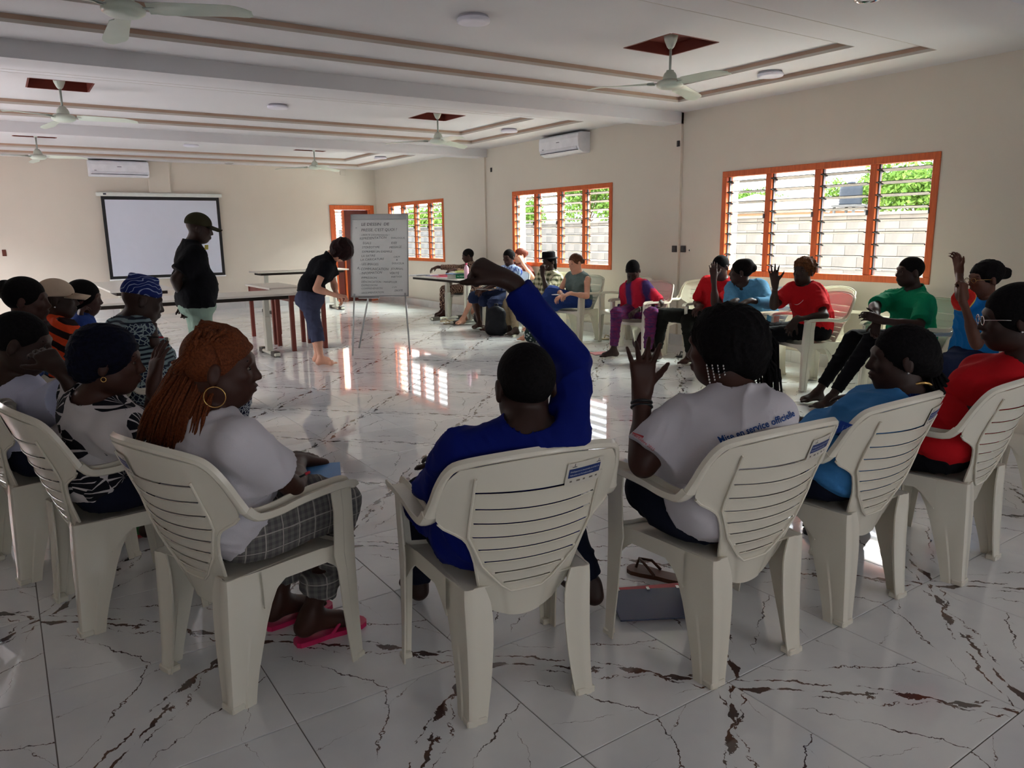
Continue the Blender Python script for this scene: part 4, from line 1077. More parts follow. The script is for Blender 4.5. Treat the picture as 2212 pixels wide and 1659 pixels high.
def f_leaf(t, v):
    vo = t.t.nodes.new('ShaderNodeTexVoronoi'); vo.inputs['Scale'].default_value = 8.0; t.l(v, vo.inputs['Vector'])
    d = t.math('ADD', vo.outputs['Distance'], t.math('MULTIPLY', t.math('SUBTRACT', t.noise(v, 9, 3), .5), .25))
    blob = t.math('LESS_THAN', d, .52)
    pc = t.t.nodes.new('ShaderNodeVectorMath'); pc.operation = 'SUBTRACT'; t.l(v, pc.inputs[0]); t.l(vo.outputs['Position'], pc.inputs[1])
    x, y, z = t.sep(pc.outputs[0]); an = t.math('ARCTAN2', z, t.math('ADD', x, y)); st = t.math('ABSOLUTE', t.math('SINE', t.math('MULTIPLY', an, 5)))
    slit = t.math('GREATER_THAN', st, .30); mid = t.math('LESS_THAN', d, .13)
    rib = t.math('MAXIMUM', slit, mid)
    keep = t.math('GREATER_THAN', t.sep(vo.outputs['Color'])[0], .12)
    m = t.math('MULTIPLY', t.math('MULTIPLY', blob, rib), keep)
    dots = t.t.nodes.new('ShaderNodeTexVoronoi'); dots.inputs['Scale'].default_value = 46; t.l(v, dots.inputs['Vector'])
    dm = t.math('MULTIPLY', t.math('LESS_THAN', dots.outputs['Distance'], .22), t.math('GREATER_THAN', t.noise(v, 5, 1), .60))
    return t.mix(t.math('MAXIMUM', m, dm), srgb(208, 202, 202), srgb(24, 24, 32))
m_leafp = pat('white_with_black_leaf_print', f_leaf)
def f_orange(t, v):
    q = t.mapv(t.mapv(v, rot=(0, 0, YAW)), scale=(21, 21, 21), rot=(0, .35, 0)); X, Y, Z = t.sep(q); fx = t.math('FRACT', X); fz = t.math('FRACT', Z); tri = t.math('GREATER_THAN', t.math('ADD', fx, fz), 1.0)
    ck = t.math('FLOORED_MODULO', t.math('ADD', t.math('FLOOR', X), t.math('FLOOR', Z)), 2.0); m = t.math('ABSOLUTE', t.math('SUBTRACT', tri, t.math('ABSOLUTE', ck)))
    c = t.mix(t.math('GREATER_THAN', m, .5), srgb(222, 72, 34), srgb(36, 20, 24)); bl = t.math('GREATER_THAN', t.noise(v, 3.1, 0), .60)
    return t.mix(t.math('MULTIPLY', bl, t.math('LESS_THAN', m, .5)), c, srgb(60, 92, 132))
m_orange = pat('orange_black_triangle_print', f_orange)
def f_batik(t, v):
    vo = t.t.nodes.new('ShaderNodeTexVoronoi'); vo.feature = 'DISTANCE_TO_EDGE'; vo.inputs['Scale'].default_value = 42; t.l(v, vo.inputs['Vector'])
    c = t.mix(t.math('LESS_THAN', vo.outputs['Distance'], .09), srgb(30, 40, 66), srgb(150, 168, 170)); z = t.math('GREATER_THAN', t.noise(v, 4.5, 0), .52)
    s = stripes(t, v, 40, .45, srgb(120, 142, 148), srgb(28, 36, 52), 2, .05, 5)
    return t.mix(z, c, s)
m_batik = pat('blue_grey_batik_print', f_batik)
def f_bb(t, v):
    vo = t.t.nodes.new('ShaderNodeTexVoronoi'); vo.feature = 'DISTANCE_TO_EDGE'; vo.inputs['Scale'].default_value = 48; t.l(v, vo.inputs['Vector'])
    c = t.mix(t.math('LESS_THAN', vo.outputs['Distance'], .12), srgb(26, 30, 60), srgb(176, 184, 192)); return t.mix(t.math('GREATER_THAN', t.noise(v, 6, 0), .5), c, srgb(16, 40, 122))
m_batik2 = pat('blue_white_wax_print', f_bb)
m_kufi = pat('striped_blue_weave', lambda t, v: stripes(t, t.mapv(v, rot=(.5, .2, .3)), 42, .16, srgb(26, 40, 104), srgb(150, 164, 200), 2, .12, 9))
def f_td(t, v):
    X, Y, Z = t.sep(v); s = t.math('ADD', t.math('MULTIPLY', t.math('SINE', t.math('MULTIPLY', Y, 26)), .5), t.math('MULTIPLY', t.noise(t.mapv(v, scale=(3, 3, 1)), 8, 4), .9))
    return t.ramp(s, [(.25, srgb(186, 28, 52)), (.55, srgb(150, 30, 66)), (.75, srgb(62, 44, 96))])
m_tie = pat('red_purple_tie_dye', f_td)
def f_td2(t, v):
    s = t.noise(t.mapv(v, scale=(1, 1, 4)), 14, 4, .7); return t.ramp(s, [(.35, srgb(64, 46, 92)), (.62, srgb(120, 42, 88)), (.8, srgb(170, 34, 56))])
m_tie2 = pat('purple_tie_dye_trousers', f_td2)
def f_camo(t, v):
    w = t.t.nodes.new('ShaderNodeTexWave'); w.inputs['Scale'].default_value = 16; w.inputs['Distortion'].default_value = 9; w.inputs['Detail'].default_value = 2; t.l(v, w.inputs['Vector'])
    return t.ramp(w.outputs['Fac'], [(.2, srgb(56, 34, 30)), (.6, srgb(104, 66, 54)), (.9, srgb(176, 150, 130))])
m_camo = pat('brown_wax_print', f_camo)
def f_pl(t, v):
    X, Y, Z = t.sep(v); a = t.math('GREATER_THAN', t.math('FRACT', t.math('MULTIPLY', t.math('ADD', X, Y), 14)), .5); b = t.math('GREATER_THAN', t.math('FRACT', t.math('MULTIPLY', Z, 14)), .5)
    return t.mix(t.math('MULTIPLY', t.math('ADD', a, b), .5), srgb(212, 206, 176), srgb(76, 78, 50))
m_checks = pat('cream_olive_check', f_pl)
def f_blouse(t, v): return t.ramp(t.noise(t.mapv(v, scale=(4, 4, 1)), 9, 3), [(.4, srgb(38, 66, 140)), (.62, srgb(176, 196, 224))])
m_blouse = pat('blue_white_blouse', f_blouse)
def f_jersey(t, v):
    X, Y, Z = t.sep(v); q = t.math('ADD', t.math('ADD', Y, t.math('MULTIPLY', Z, -.55)), -2.17+.0); r = t.math('ABSOLUTE', q)
    c = t.mix(t.math('LESS_THAN', r, .062), srgb(26, 122, 196), srgb(226, 192, 90)); return t.mix(t.math('LESS_THAN', r, .054), c, srgb(206, 44, 38))
# ---- the man in royal blue, fist raised
def decal(ob, target, dirv, off=.002, back=.15):
    from mathutils.bvhtree import BVHTree
    tm_ = target.data; bv = BVHTree.FromPolygons([v.co for v in tm_.vertices], [p.vertices for p in tm_.polygons]); dv = Vector(nrm(dirv))
    for v in ob.data.vertices:
        hit = bv.ray_cast(v.co-dv*back, dv)
        if hit[0] is not None: v.co = hit[0]-dv*off
    ob.data.update(); return ob
def surf_text(txt, size, mat, target, c, right, upv, dirv, name='lettering', off=.0025, bold=0):
    r, u = np.asarray(right)/np.linalg.norm(upv), nrm(upv); M = Matrix(((r[0], u[0], 0, c[0]), (r[1], u[1], 0, c[1]), (r[2], u[2], 0, c[2]), (0, 0, 0, 1)))
    o = text_mesh(txt, size, mat, target, name, M, bold=bold)
    b = bmesh.new(); b.from_mesh(o.data); bmesh.ops.triangulate(b, faces=b.faces[:]); bmesh.ops.subdivide_edges(b, edges=[e for e in b.edges if e.calc_length() > size*.25], cuts=2, use_grid_fill=False); b.to_mesh(o.data); b.free()
    return decal(o, target, dirv, off)
def band(a, b, r, mat, parent, name='wristband', w=.012):
    """ring round a limb at a, axis towards b"""
    t = nrm(b-a); mb = MB(); u = nrm(np.cross(t, A3(.3, .5, .8))); v = np.cross(t, u)
    mb.tube([a+(u*math.cos(q)+v*math.sin(q))*r for q in np.linspace(0, 2*PI, 21)], .006 if w < .02 else w/2, 6, flat=1.0); return mb.build(name, mat, parent, True)
ROOTS = []
def begin(label, key=None, base=None):
    CUT[:] = [ChairCut(key)] if key else []
    b = CHN[key].location if key else base
    o = person(label, (b[0], b[1])); ROOTS.append(o); return o
# 1 ---- blue man
R0 = begin('man in royal blue shirt seen from behind with raised fist', 'blue')
h = Head(P(1134, 834, 2.12), -18, 0, 0, 1.02)
J = pose('blue', h, 4, over=dict(neck=('p', 1138, 925, 2.10), shL=('p', 985, 985, 2.10), elL=('p', 925, 1075, 2.30), wrL=('c', -.10, .22, .66), shR=('p', 1228, 950, 2.08), elR=('p', 1238, 778, 2.16), wrR=('p', 1105, 612, 2.30), anR=('w', 1.75, 2.07, .085), anL=('w', 1.22, 2.50, .085), knR=('c', .33, .34, .52), knL=('c', -.13, .42, .50), pel=('c', 0, .02, .53), chest=('p', 1130, 1030, 2.2)))
fw = heading('blue')
body(J, h, sk_vdark, R0, .0058, 1.05, hands={'R': (S(-.86, .42, .1), S(-.25, -.72, .62), 1, dict(curl=1.45, spread=.03, tcurl=1.0, sc=1.08, ts=.5)), 'L': (fw, A3(0, 0, -1), 1)}, feet={'R': (fw,), 'L': (fw,)})
so = top(J, h, m_royal, R0, .0075, 1.03, sl=1.93, g=.015, loose=.015, neckr=.064, slr=.017, wr=(.013, 11), seed=4)
L = [RC(CL('blue', -.10, -.06, .55), CL('blue', .10, -.06, .55), .145, .145, k=.05), RC(CL('blue', -.10, .0, .53), CL('blue', -.16, .2, .55), .125, .10, k=.06), RC(CL('blue', .10, .0, .53), CL('blue', .2, .2, .55), .125, .10, k=.06), EL(CL('blue', 0, 0, .30), (.5, .5, .16), None, .01, '-')]
sculpt('shirt_tail', L, .009, m_royal, R0, (.012, 14), 8)
trousers(J, m_navy, R0, .009, 1.0, .93, g=.014, cuff=.012, seat='blue')
hair_short(h, h_black, R0, .005, .005)
# 2 ---- woman in white lettered T-shirt
R0 = begin('woman in white T-shirt with blue lettering seen from behind, open hand raised', 'white')
h = Head(P(1560, 752, 2.36), -52, -4, 0, 1.04)
J = pose('white', h, -2, over=dict(neck=('p', 1588, 842, 2.36), shL=('p', 1470, 905, 2.42), elL=P(1390, 1004, 2.40), wrL=P(1386, 862, 2.46), shR=('p', 1672, 898, 2.26), chest=('p', 1572, 985, 2.34), pel=('c', -.02, .02, .54), elR=('c', .26, .06, .74), wrR=('c', .10, .25, .66), knL=('c', -.20, .36, .51), knR=('c', .16, .38, .51), anR=('w', 2.60, 1.98, .085), anL=('w', 2.19, 1.86, .085)))
fw = heading('white')
body(J, h, sk_dark, R0, .0052, 1.05, True, arm_r=1.22, hands={'L': (S(.03, 1, 0), S(0, 0, 1), -1, dict(curl=.06, spread=.17, sc=1.04, tcurl=.1, fcurl=[.05, .04, .22, .05])), 'R': (fw, A3(0, 0, -1), 1)}, feet={'R': (S(.8, 0, .5),), 'L': (S(-.8, 0, .4), dict(pitch=.9))})
so = top(J, h, m_tee, R0, .0075, 1.04, True, .80, g=.016, loose=.01, neckr=.066, slr=.024, wr=(.013, 9), seed=6)
L = [RC(CL('white', -.10, -.08, .58), CL('white', .10, -.08, .58), .155, .155, k=.05), EL(CL('white', 0, -.06, .29), (.5, .5, .155), None, .01, '-')]
sculpt('shirt_hem', L, .009, m_tee, R0, (.010, 14), 9)
m_blet = simple('blue_lettering', srgb(28, 66, 128), .7, .2); m_rlet = simple('red_lettering', srgb(196, 48, 60), .7, .2)
c_ = P(1650, 925, 2.15); surf_text('Mise en service officielle', .029, m_blet, so, c_, S(1, .40, 0)*.80, S(-.40, 1, 0), CF, bold=.0006)
c_ = P(1408, 962, 2.2); surf_text('2 octobre 2015', .0125, m_rlet, so, c_, S(.72, -.62, .2), S(.62, .72, 0), CF)
trousers(J, m_navy, R0, .009, 1.08, .85, g=.016, seat='white')
hair_add(h, h_black, R0, [((.0, -.035, .045), (.098, .108, .092), .03), ((.02, -.075, -.02), (.080, .065, .085), .04), ((-.075, -.02, .0), (.02, .05, .07), .03)], .006, t=.016, wr=(.010, 20), seed=3, name='gathered_braids')
mb = MB()
rr = random.Random(3)
for i in range(26):
    a = h.p(.04+.07*rr.random()-.02, -.11+.05*rr.random(), .06-.1*rr.random()); b = a+S(.02+.03*rr.random(), -.05, 0); c_ = b+S(.01*rr.random(), -.06-.05*rr.random(), 0); mb.tube([a, b, c_], [.006, .005, .003], 5)
mb.build('loose_braids', h_black, R0, True)
mb = MB()
for i in range(4):
    for j in range(7-i): p_ = h.p(-.088+.003*j, .012-.017*i, -.040-.009*j); mb.ell(p_, (.0032, .0032, .0042), 6, 5)
mb.build('beads', m_silver, R0, True)
band(J['wrL']-S(0, .012, 0), J['elL'], .031, m_black, R0); band(J['wrL']-S(0, .026, 0), J['elL'], .032, m_black, R0)
# 3 ---- woman in light blue polo
R0 = begin('woman in light blue polo with a ponytail of black braids', 'plan')
h = Head(P(1943, 776, 2.72), -78, -2, 0, 1.0)
J = pose('plan', h, -22, over=dict(neck=('p', 1962, 868, 2.72), pel=('c', .02, .06, .53), anR=('w', 2.75, 2.15, .085)), build=1.0)
fw = heading('plan')
body(J, h, sk_vdark, R0, .006, 1.02, True, hands={'R': (fw, A3(0, 0, -1), 1), 'L': (fw, A3(0, 0, -1), 1)}, feet={'R': (fw,), 'L': (fw,)})
so = top(J, h, m_lblue, R0, .008, 1.02, True, .78, g=.014, loose=.02, slr=.018, wr=(.012, 10), seed=7)
m_dblue = cloth('royal_navy_collar', srgb(22, 48, 112)); L = [RC(J['neck']+A3(0, 0, -.03), J['neck']+A3(0, 0, .025), .088, .070, k=0), RC(J['neck']+A3(0, 0, .0), J['neck']+A3(0, 0, .12), .060, .072, k=.004, op='-')]; sculpt('collar', L, .006, m_dblue, R0)
L = [RC(CL('plan', -.08, -.08, .58), CL('plan', .08, -.08, .58), .155, .155, k=.05), EL(CL('plan', 0, -.06, .30), (.5, .5, .155), None, .01, '-')]
sculpt('shirt_hem', L, .009, m_lblue, R0, (.012, 14), 10)
trousers(J, m_navy, R0, .009, 1.05, .9, seat='plan')
m_ponylet = m_white
b_ = MB(); eL = J['shL']+(J['elL']-J['shL'])*.62; cpt = P(1838, 932, 2.5); 
for (x0, x1, z0, z1) in ((-.042, .042, -.022, .022),):
    vs = [cpt+S(1, -.35, 0)*x+S(.35, 1, 0)*z for z in (z0, 0, z1) for x in (x0, -.02, 0, .02, x1)]
    b_.add(vs, [(r*5+c, r*5+c+1, r*5+c+6, r*5+c+5) for r in range(2) for c in range(4)])
bo = b_.build('sleeve_patch', m_dblue, so, False); decal(bo, so, CF, .0015, .3)
surf_text('PLAN', .026, simple('pale_print', srgb(150, 180, 214), .7, .2), so, P(1838, 930, 2.5), S(1, -.35, 0), S(.35, 1, 0), CF, off=.003)
hair_add(h, h_black, R0, [((.0, -.045, .02), (.082, .088, .085), .03), ((0, -.10, -.03), (.045, .045, .05), .03)], .006, t=.010, wr=(.004, 60), seed=2, name='braided_hair')
mb = MB(); rr = random.Random(9)
for i in range(46):
    o_ = A3(rr.uniform(-.03, .03), rr.uniform(-.03, .03), rr.uniform(-.03, .03)); pts = [h.p(0, -.10, -.05)+o_*.6, P(2016, 846, 2.70)+o_*1.2, CL('plan', .15+rr.uniform(-.06, .09), -.235, .865)+o_*.4, CL('plan', .10+rr.uniform(-.06, .10), -.225, .80)+o_*.3]
    mb.tube([pts[0]]+smooth_path(pts, 8)[1:], .006, 5)
mb.build('ponytail_braids', h_black, R0, True); band(P(1985, 845, 2.70), P(2000, 880, 2.65), .045, m_gold, R0, 'hair_tie'); earring(h, R0, -1)
# 4 ---- woman in red at the right edge
R0 = begin('woman in red T-shirt and glasses cut by the right edge', 'red')
h = Head(P(2188, 690, 2.95), -72, -4, 0, 1.08)
J = pose('red', h, -12, over=dict(neck=('p', 2225, 790, 2.98), shL=P(2168, 846, 2.98), elL=P(2046, 926, 3.04), pel=('c', .0, .03, .54), wrL=('c', -.02, .28, .66)))
fw = heading('red')
body(J, h, sk_vdark, R0, .0065, 1.12, True, hands={'R': (fw, A3(0, 0, -1), 1), 'L': (fw, A3(0, 0, -1), 1)}, feet={'R': (fw,), 'L': (fw,)}, arm_r=1.5)
top(J, h, m_red, R0, .009, 1.10, True, .26, g=.016, loose=.02, slr=.012, wr=(.010, 9), seed=12, neckr=.08)
L = [RC(CL('red', -.09, -.05, .60), CL('red', .09, -.05, .60), .17, .17, k=.05), EL(CL('red', 0, -.06, .31), (.5, .5, .155), None, .01, '-')]
sculpt('shirt_hem', L, .009, m_red, R0, (.010, 14), 10)
trousers(J, m_blk, R0, .009, 1.15, .9, seat='red')
hair_add(h, h_black, R0, [((.0, -.03, .03), (.086, .098, .092), .03)], .006, t=.012, name='hair')
def glasses(h, parent, mat=m_gold, s=1):
    mb = MB()
    for q in (-1, 1): mb.tube([h.p(q*.031+.021*math.cos(a), .104, .004+.016*math.sin(a)) for a in np.linspace(0, 2*PI, 17)], .0018, 5); mb.tube([h.p(q*.056, .104, .008), h.p(q*.076, .05, .008), h.p(q*.082, -.01, .004)], .0016, 5)
    mb.tube([h.p(-.008, .107, .006), h.p(.008, .107, .006)], .0018, 5); return mb.build('glasses', mat, parent, True)
glasses(h, R0, m_silver); earring(h, R0, -1)
# 5 ---- woman with long copper braids
R0 = begin('woman with long copper braids in white T-shirt and checked trousers', 'braid')
h = Head(P(478, 795, 2.22), 78, -4, 0, 1.0)
J = pose('braid', h, 6, over=dict(neck=('p', 452, 893, 2.24), shR=('p', 520, 955, 2.10), elR=('p', 632, 1052, 2.16), wrR=('c', -.02, .25, .64), shL=('p', 430, 925, 2.46), chest=('p', 465, 1010, 2.26), pel=('c', 0, -.02, .53), knR=('c', .13, .30, .51), knL=('c', -.10, .28, .51), anR=('w', .775, 2.45, .095), anL=('w', .715, 2.63, .095)))
fw = heading('braid')
body(J, h, sk_dark, R0, .0052, .98, True, hands={'R': (fw-A3(0, 0, .3), A3(0, 0, -1), 1, dict(curl=.7)), 'L': (fw, A3(0, 0, -1), 1)}, feet={'R': (A3(1, .05, 0),), 'L': (A3(1, .15, 0),)})
eyes(h, R0)
so = top(J, h, m_tee, R0, .0075, .98, True, .62, g=.012, loose=.01, slr=.016, wr=(.011, 9), seed=15)
L = [RC(CL('braid', -.08, -.09, .58), CL('braid', .08, -.09, .58), .145, .145, k=.05), EL(CL('braid', 0, -.06, .29), (.5, .5, .155), None, .01, '-')]
sculpt('shirt_hem', L, .009, m_tee, R0, (.012, 14), 10)
trousers(J, m_plaidgrey, R0, .008, 1.0, .80, g=.016, cuff=.02, seat='braid')
L = [h.el((0, -.018, .036), (.082, .098, .092), .01), h.el((0, .150, -.050), (.16, .105, .135), .012, '-'), h.el((0, .03, -.20), (.2, .2, .13), .01, '-')]
L += [h.el((q*.1, .010, -.02), (.03, .034, .05), .008, '-') for q in (-1, 1)]
sculpt('braid_roots', L, .006, h_cop, R0)
rr = random.Random(21); mb = MB(); nb = 190
def braid(mb, pts, r, n):
    pp = smooth_path(pts, n); mb.tube(pp, [r*(1.0+.28*math.sin(i*2.6))*(1-.35*i/n) for i in range(n)], 5)
for i in range(nb):
    f = i/(nb-1); u = rr.random(); sd = 1 if rr.random() < .72 else -1
    st = h.p(sd*(.01+.070*rr.random()), -.03+.085*(rr.random()-.35), .130-.055*rr.random())
    bk = h.p(sd*(.086+.012*rr.random()), -.065-.045*rr.random(), .05-.04*rr.random())
    e_ = CL('braid', -.19+.36*f+rr.uniform(-.02, .02), -.235+.02*rr.random(), .80+.03*rr.random()); dd = 2.15+.09*rr.random()
    m1 = P(374+100*f+rr.uniform(-8, 8), 800+rr.uniform(-10, 10), dd+.05); m2 = P(350+110*f+rr.uniform(-8, 8), 890, dd)
    braid(mb, [st, bk*.6+m1*.4, m1, m2*.5+(e_+A3(0, 0, .10))*.5, e_], .0056, 30)
tag(mb.build('braids', h_cop, R0, True), kind='stuff')
mb = MB()
for i in range(40):   # cornrows from the forehead to the crown
    f = i/39; a = math.radians(-80+160*f); s0 = h.p(.080*math.sin(a), .086*math.cos(a), .066-.045*abs(math.sin(a))); m_ = h.p(.080*math.sin(a), .045*math.cos(a)-.01, .118-.050*abs(math.sin(a))**2); e_ = h.p(.022*math.sin(a), -.055, .137-.01*abs(math.sin(a)))
    mb.tube(smooth_path([s0, m_, e_], 14), [.0058+.0014*math.sin(k*2.5) for k in range(14)], 5)
mb.build('cornrows', h_cop, R0, True)
earring(h, R0, 1, .030, m_gold)
# 6 ---- woman in leaf print
R0 = begin('woman in white top with black leaf print raising one hand', 'leaf')
h = Head(P(238, 782, 2.66), 72, -6, 0, 1.0)
J = pose('leaf', h, 4, over=dict(neck=('p', 205, 868, 2.70), shR=('p', 262, 930, 2.62), elR=('p', 322, 930, 2.75), wrR=('p', 332, 842, 2.76), pel=('c', 0, .03, .53)))
fw = heading('leaf')
body(J, h, sk_dark, R0, .0058, 1.0, True, hands={'R': (S(.06, 1, .1), S(.6, 0, .8), 1, dict(curl=.18, spread=.12)), 'L': (fw, A3(0, 0, -1), 1)}, feet={'R': (fw,), 'L': (fw,)})
eyes(h, R0)
top(J, h, m_leafp, R0, .008, 1.0, True, .72, g=.016, loose=.015, slr=.022, wr=(.012, 9), seed=16, neckr=.07)
L = [RC(CL('leaf', -.09, -.08, .60), CL('leaf', .09, -.08, .60), .155, .155, k=.05), EL(CL('leaf', 0, -.06, .33), (.5, .5, .155), None, .01, '-')]
sculpt('shirt_hem', L, .009, m_leafp, R0, (.012, 14), 10)
trousers(J, m_navy, R0, .009, 1.12, .85, seat='leaf')
hair_add(h, h_navy, R0, [((.0, -.03, .035), (.094, .108, .098), .03), ((0, -.08, -.02), (.075, .05, .06), .04)], .006, t=.014, wr=(.006, 40), seed=5, name='bonnet_hair'); earring(h, R0, 1, .008, m_gold)
# 7 ---- man in pale T-shirt at left edge
R0 = begin('man in pale lavender T-shirt at the left edge, hand at his eyes', 'tee')
h = Head(P(48, 742, 3.0), 74, -14, 0, 1.04)
J = pose('tee', h, 6, over=dict(neck=('p', 20, 830, 3.04), shR=P(96, 880, 2.92), elR=P(182, 856, 2.76), wrR=P(136, 806, 2.72), pel=('c', 0, .0, .53)))
fw = heading('tee')
body(J, h, sk_vdark, R0, .0062, 1.06, hands={'R': (S(-.62, .55, .2), S(-.5, -.2, .5), 1, dict(curl=.45, spread=.05)), 'L': (fw, A3(0, 0, -1), 1)}, feet={'R': (fw,), 'L': (fw,)})
eyes(h, R0)
m_lav = cloth('pale_lavender_cotton', srgb(196, 198, 222), vary=.02)
top(J, h, m_lav, R0, .009, 1.05, False, .66, g=.016, loose=.02, slr=.022, wr=(.012, 9), seed=18); trousers(J, m_navy, R0, .010, seat='tee'); hair_short(h, h_black, R0, .006, .006)
# 8 ---- bun woman at left edge
R0 = begin('woman with a high round bun at the left edge behind the pale T-shirt', 'bun')
h = Head(P(58, 650, 3.9), 72, -4, 0, .98)
J = pose('bun', h, 0); body(J, h, sk_dark, R0, .008, .95, True, hands={'R': (heading('bun'), A3(0, 0, -1), 1), 'L': (heading('bun'), A3(0, 0, -1), 1)}, feet={'R': (heading('bun'),), 'L': (heading('bun'),)})
top(J, h, m_blouse, R0, .010, 1.0, True, .6); skirt(J, m_navy, R0, length=.5)
hair_add(h, h_black, R0, [((-.02, -.10, .055), (.052, .052, .052), .008)], .007, name='hair_bun', t=.010)
# 9 ---- man in beige cap
R0 = begin('man in beige cap and orange shirt with black triangles', 'orange')
h = Head(P(124, 648, 4.5), 66, -2, 0, 1.0)
J = pose('orange', h, -6, over=dict(neck=('p', 112, 697, 4.52))); body(J, h, sk_vdark, R0, .008, 1.05, hands={'R': (heading('orange'), A3(0, 0, -1), 1), 'L': (heading('orange'), A3(0, 0, -1), 1)}, feet={'R': (heading('orange'),), 'L': (heading('orange'),)})
eyes(h, R0); top(J, h, m_orange, R0, .009, 1.12, False, .75, g=.02, slr=.03, loose=.02, collar=True); trousers(J, m_orange, R0, .010); cap(h, m_beige, R0); earring(h, R0, 1)
# 10 ---- woman beside the cap
R0 = begin('dark haired woman in blue just right of the beige cap', 'bluew')
h = Head(P(184, 645, 5.25), 74, -6, 0, 1.0)
J = pose('bluew', h, 0, over=dict(elR=('p', 190, 735, 5.2), wrR=('p', 172, 702, 5.1))); body(J, h, sk_dark, R0, .009, .95, True, hands={'R': (S(.1, .9, 0), S(.5, 0, .5), 1, dict(curl=.9)), 'L': (heading('bluew'), A3(0, 0, -1), 1)}, feet={'R': (heading('bluew'),), 'L': (heading('bluew'),)})
top(J, h, m_bskirt, R0, .010, 1.0, True, .7); skirt(J, m_bskirt, R0, length=.6)
hair_add(h, h_black, R0, [((.0, -.03, .02), (.088, .105, .098), .03), ((0, -.06, -.06), (.075, .06, .07), .04)], .007, t=.012, name='hair')
# 11 ---- man in striped hat
R0 = begin('man in striped blue brimless hat holding a pen to his chin', 'kufi')
h = Head(P(307, 652, 4.15), 58, -16, 6, 1.04)
J = pose('kufi', h, -10, over=dict(neck=('p', 268, 702, 4.20), elR=('p', 352, 772, 4.15), wrR=('p', 333, 738, 4.1), pel=('c', 0, -.04, .53)))
body(J, h, sk_vdark, R0, .0075, 1.08, hands={'R': (S(-.2, 1, 0), S(-.6, 0, .3), 1, dict(curl=.9)), 'L': (heading('kufi'), A3(0, 0, -1), 1)}, feet={'R': (heading('kufi'),), 'L': (heading('kufi'),)})
top(J, h, m_batik, R0, .009, 1.16, False, 1.7, g=.022, slr=.03, loose=.03); skirt(J, m_batik2, R0, length=.8)
L = [h.el((0, -.012, .050), (.084, .102, .088), .01), h.el((0, -.01, -.12), (.3, .3, .155), .006, '-'), h.rc((0, -.075, .128), (0, .05, .128), .014, .014, .02)]
sculpt('brimless_hat', L, .006, m_kufi, R0)
# 12 ---- standing man
bx = P(418, 700, 6.3); R0 = begin('standing man in black polo, olive cap and mint trousers, hands behind his back', base=(bx[0], bx[1]))
h = Head(P(430, 494, 6.3), 66, -12, 0, 1.03)
fwS = A3(math.sin(YAW+1.0), math.cos(YAW+1.0), 0); rt = A3(fwS[1], -fwS[0], 0)
J = dict(neck=P(413, 532, 6.32), pel=P(425, 655, 6.3), waist=P(422, 610, 6.3)+fwS*.05, chest=P(413, 560, 6.3)); up_ = A3(0, 0, 1)
J['shR'] = J['neck']-up_*.07+rt*.185; J['shL'] = J['neck']-up_*.07-rt*.185
J['wrR'] = P(397, 648, 6.25); J['elR'] = P(379, 602, 6.1); J['wrL'] = J['wrR']-rt*.05+up_*.03; J['elL'] = J['shL']-up_*.26-fwS*.08
g0 = A3(J['pel'][0], J['pel'][1], 0)
for q, s in (('R', 1), ('L', -1)): J['hip'+q] = J['pel']+rt*s*.09-up_*.04; J['kn'+q] = A3(g0[0], g0[1], .47)+rt*s*.11+fwS*.03; J['an'+q] = A3(g0[0], g0[1], .085)+rt*s*.13-fwS*.02
body(J, h, sk_vdark, R0, .0085, 1.05, hands={'R': (S(.2, -1, 0), S(0, 0, -1), 1, dict(curl=.5)), 'L': (S(.1, -1, 0), S(0, 0, -1), -1)}, feet={'R': (fwS,), 'L': (fwS,)})
so = top(J, h, m_blk, R0, .009, 1.02, False, .78, g=.02, slr=.02, loose=.015, collar=True, cuts=[HS(J['pel']-A3(0, 0, .03), (0, 0, 1))]); trousers(J, m_mint, R0, .009, .94, 1.0, g=.004, cuff=.04, kg=.024); cap(h, m_olive, R0)
m_yel = simple('yellow_embroidery', srgb(206, 190, 96), .7, .2); b_ = MB(); cpt = J['chest']+A3(0, 0, .05)+fwS*.1
vs = [P(446+5*x, 534+5*z, 6.0) for z in (-1, 0, 1) for x in (-.8, 0, .8)]; b_.add(vs, [(r*3+c, r*3+c+1, r*3+c+4, r*3+c+3) for r in range(2) for c in range(2)]); decal(b_.build('emblem', m_yel, so), so, CF, .003, .5)
# 13 ---- bending woman
bx = P(690, 780, 8.3); R0 = begin('barefoot woman in black T-shirt and slate capri trousers bending at the flip chart', base=(bx[0], bx[1]))
h = Head(P(738, 541, 8.35), 80, -62, 0, 1.05)
fwS = A3(math.sin(YAW+1.45), math.cos(YAW+1.45), 0); rt = A3(fwS[1], -fwS[0], 0); D9 = 8.42
J = dict(pel=P(668, 642, D9), waist=P(672, 612, D9), chest=P(693, 578, D9), neck=P(716, 552, D9))
J['shR'] = P(702, 577, D9-.17); J['shL'] = P(712, 580, D9+.15); J['elR'] = P(682, 624, D9-.2); J['wrR'] = P(726, 638, D9-.15); J['elL'] = P(722, 616, D9+.2); J['wrL'] = P(726, 632, D9+.1)
J['hipR'] = P(667, 652, D9-.09); J['hipL'] = P(672, 650, D9+.09); J['knR'] = P(683, 712, D9-.08); J['knL'] = P(678, 706, D9+.1)
J['anR'] = np.append(P(693, 770, D9-.08)[:2], .085); J['anL'] = np.append(P(686, 762, D9+.12)[:2], .085)
body(J, h, sk_fair, R0, .008, .98, True, hands={'R': (S(1, -.1, 0), S(0, -1, .2), 1, dict(curl=1.1)), 'L': (S(.5, -.6, 0), S(-.5, -.5, 0), -1, dict(curl=.6))}, feet={'R': (fwS,), 'L': (fwS,)})
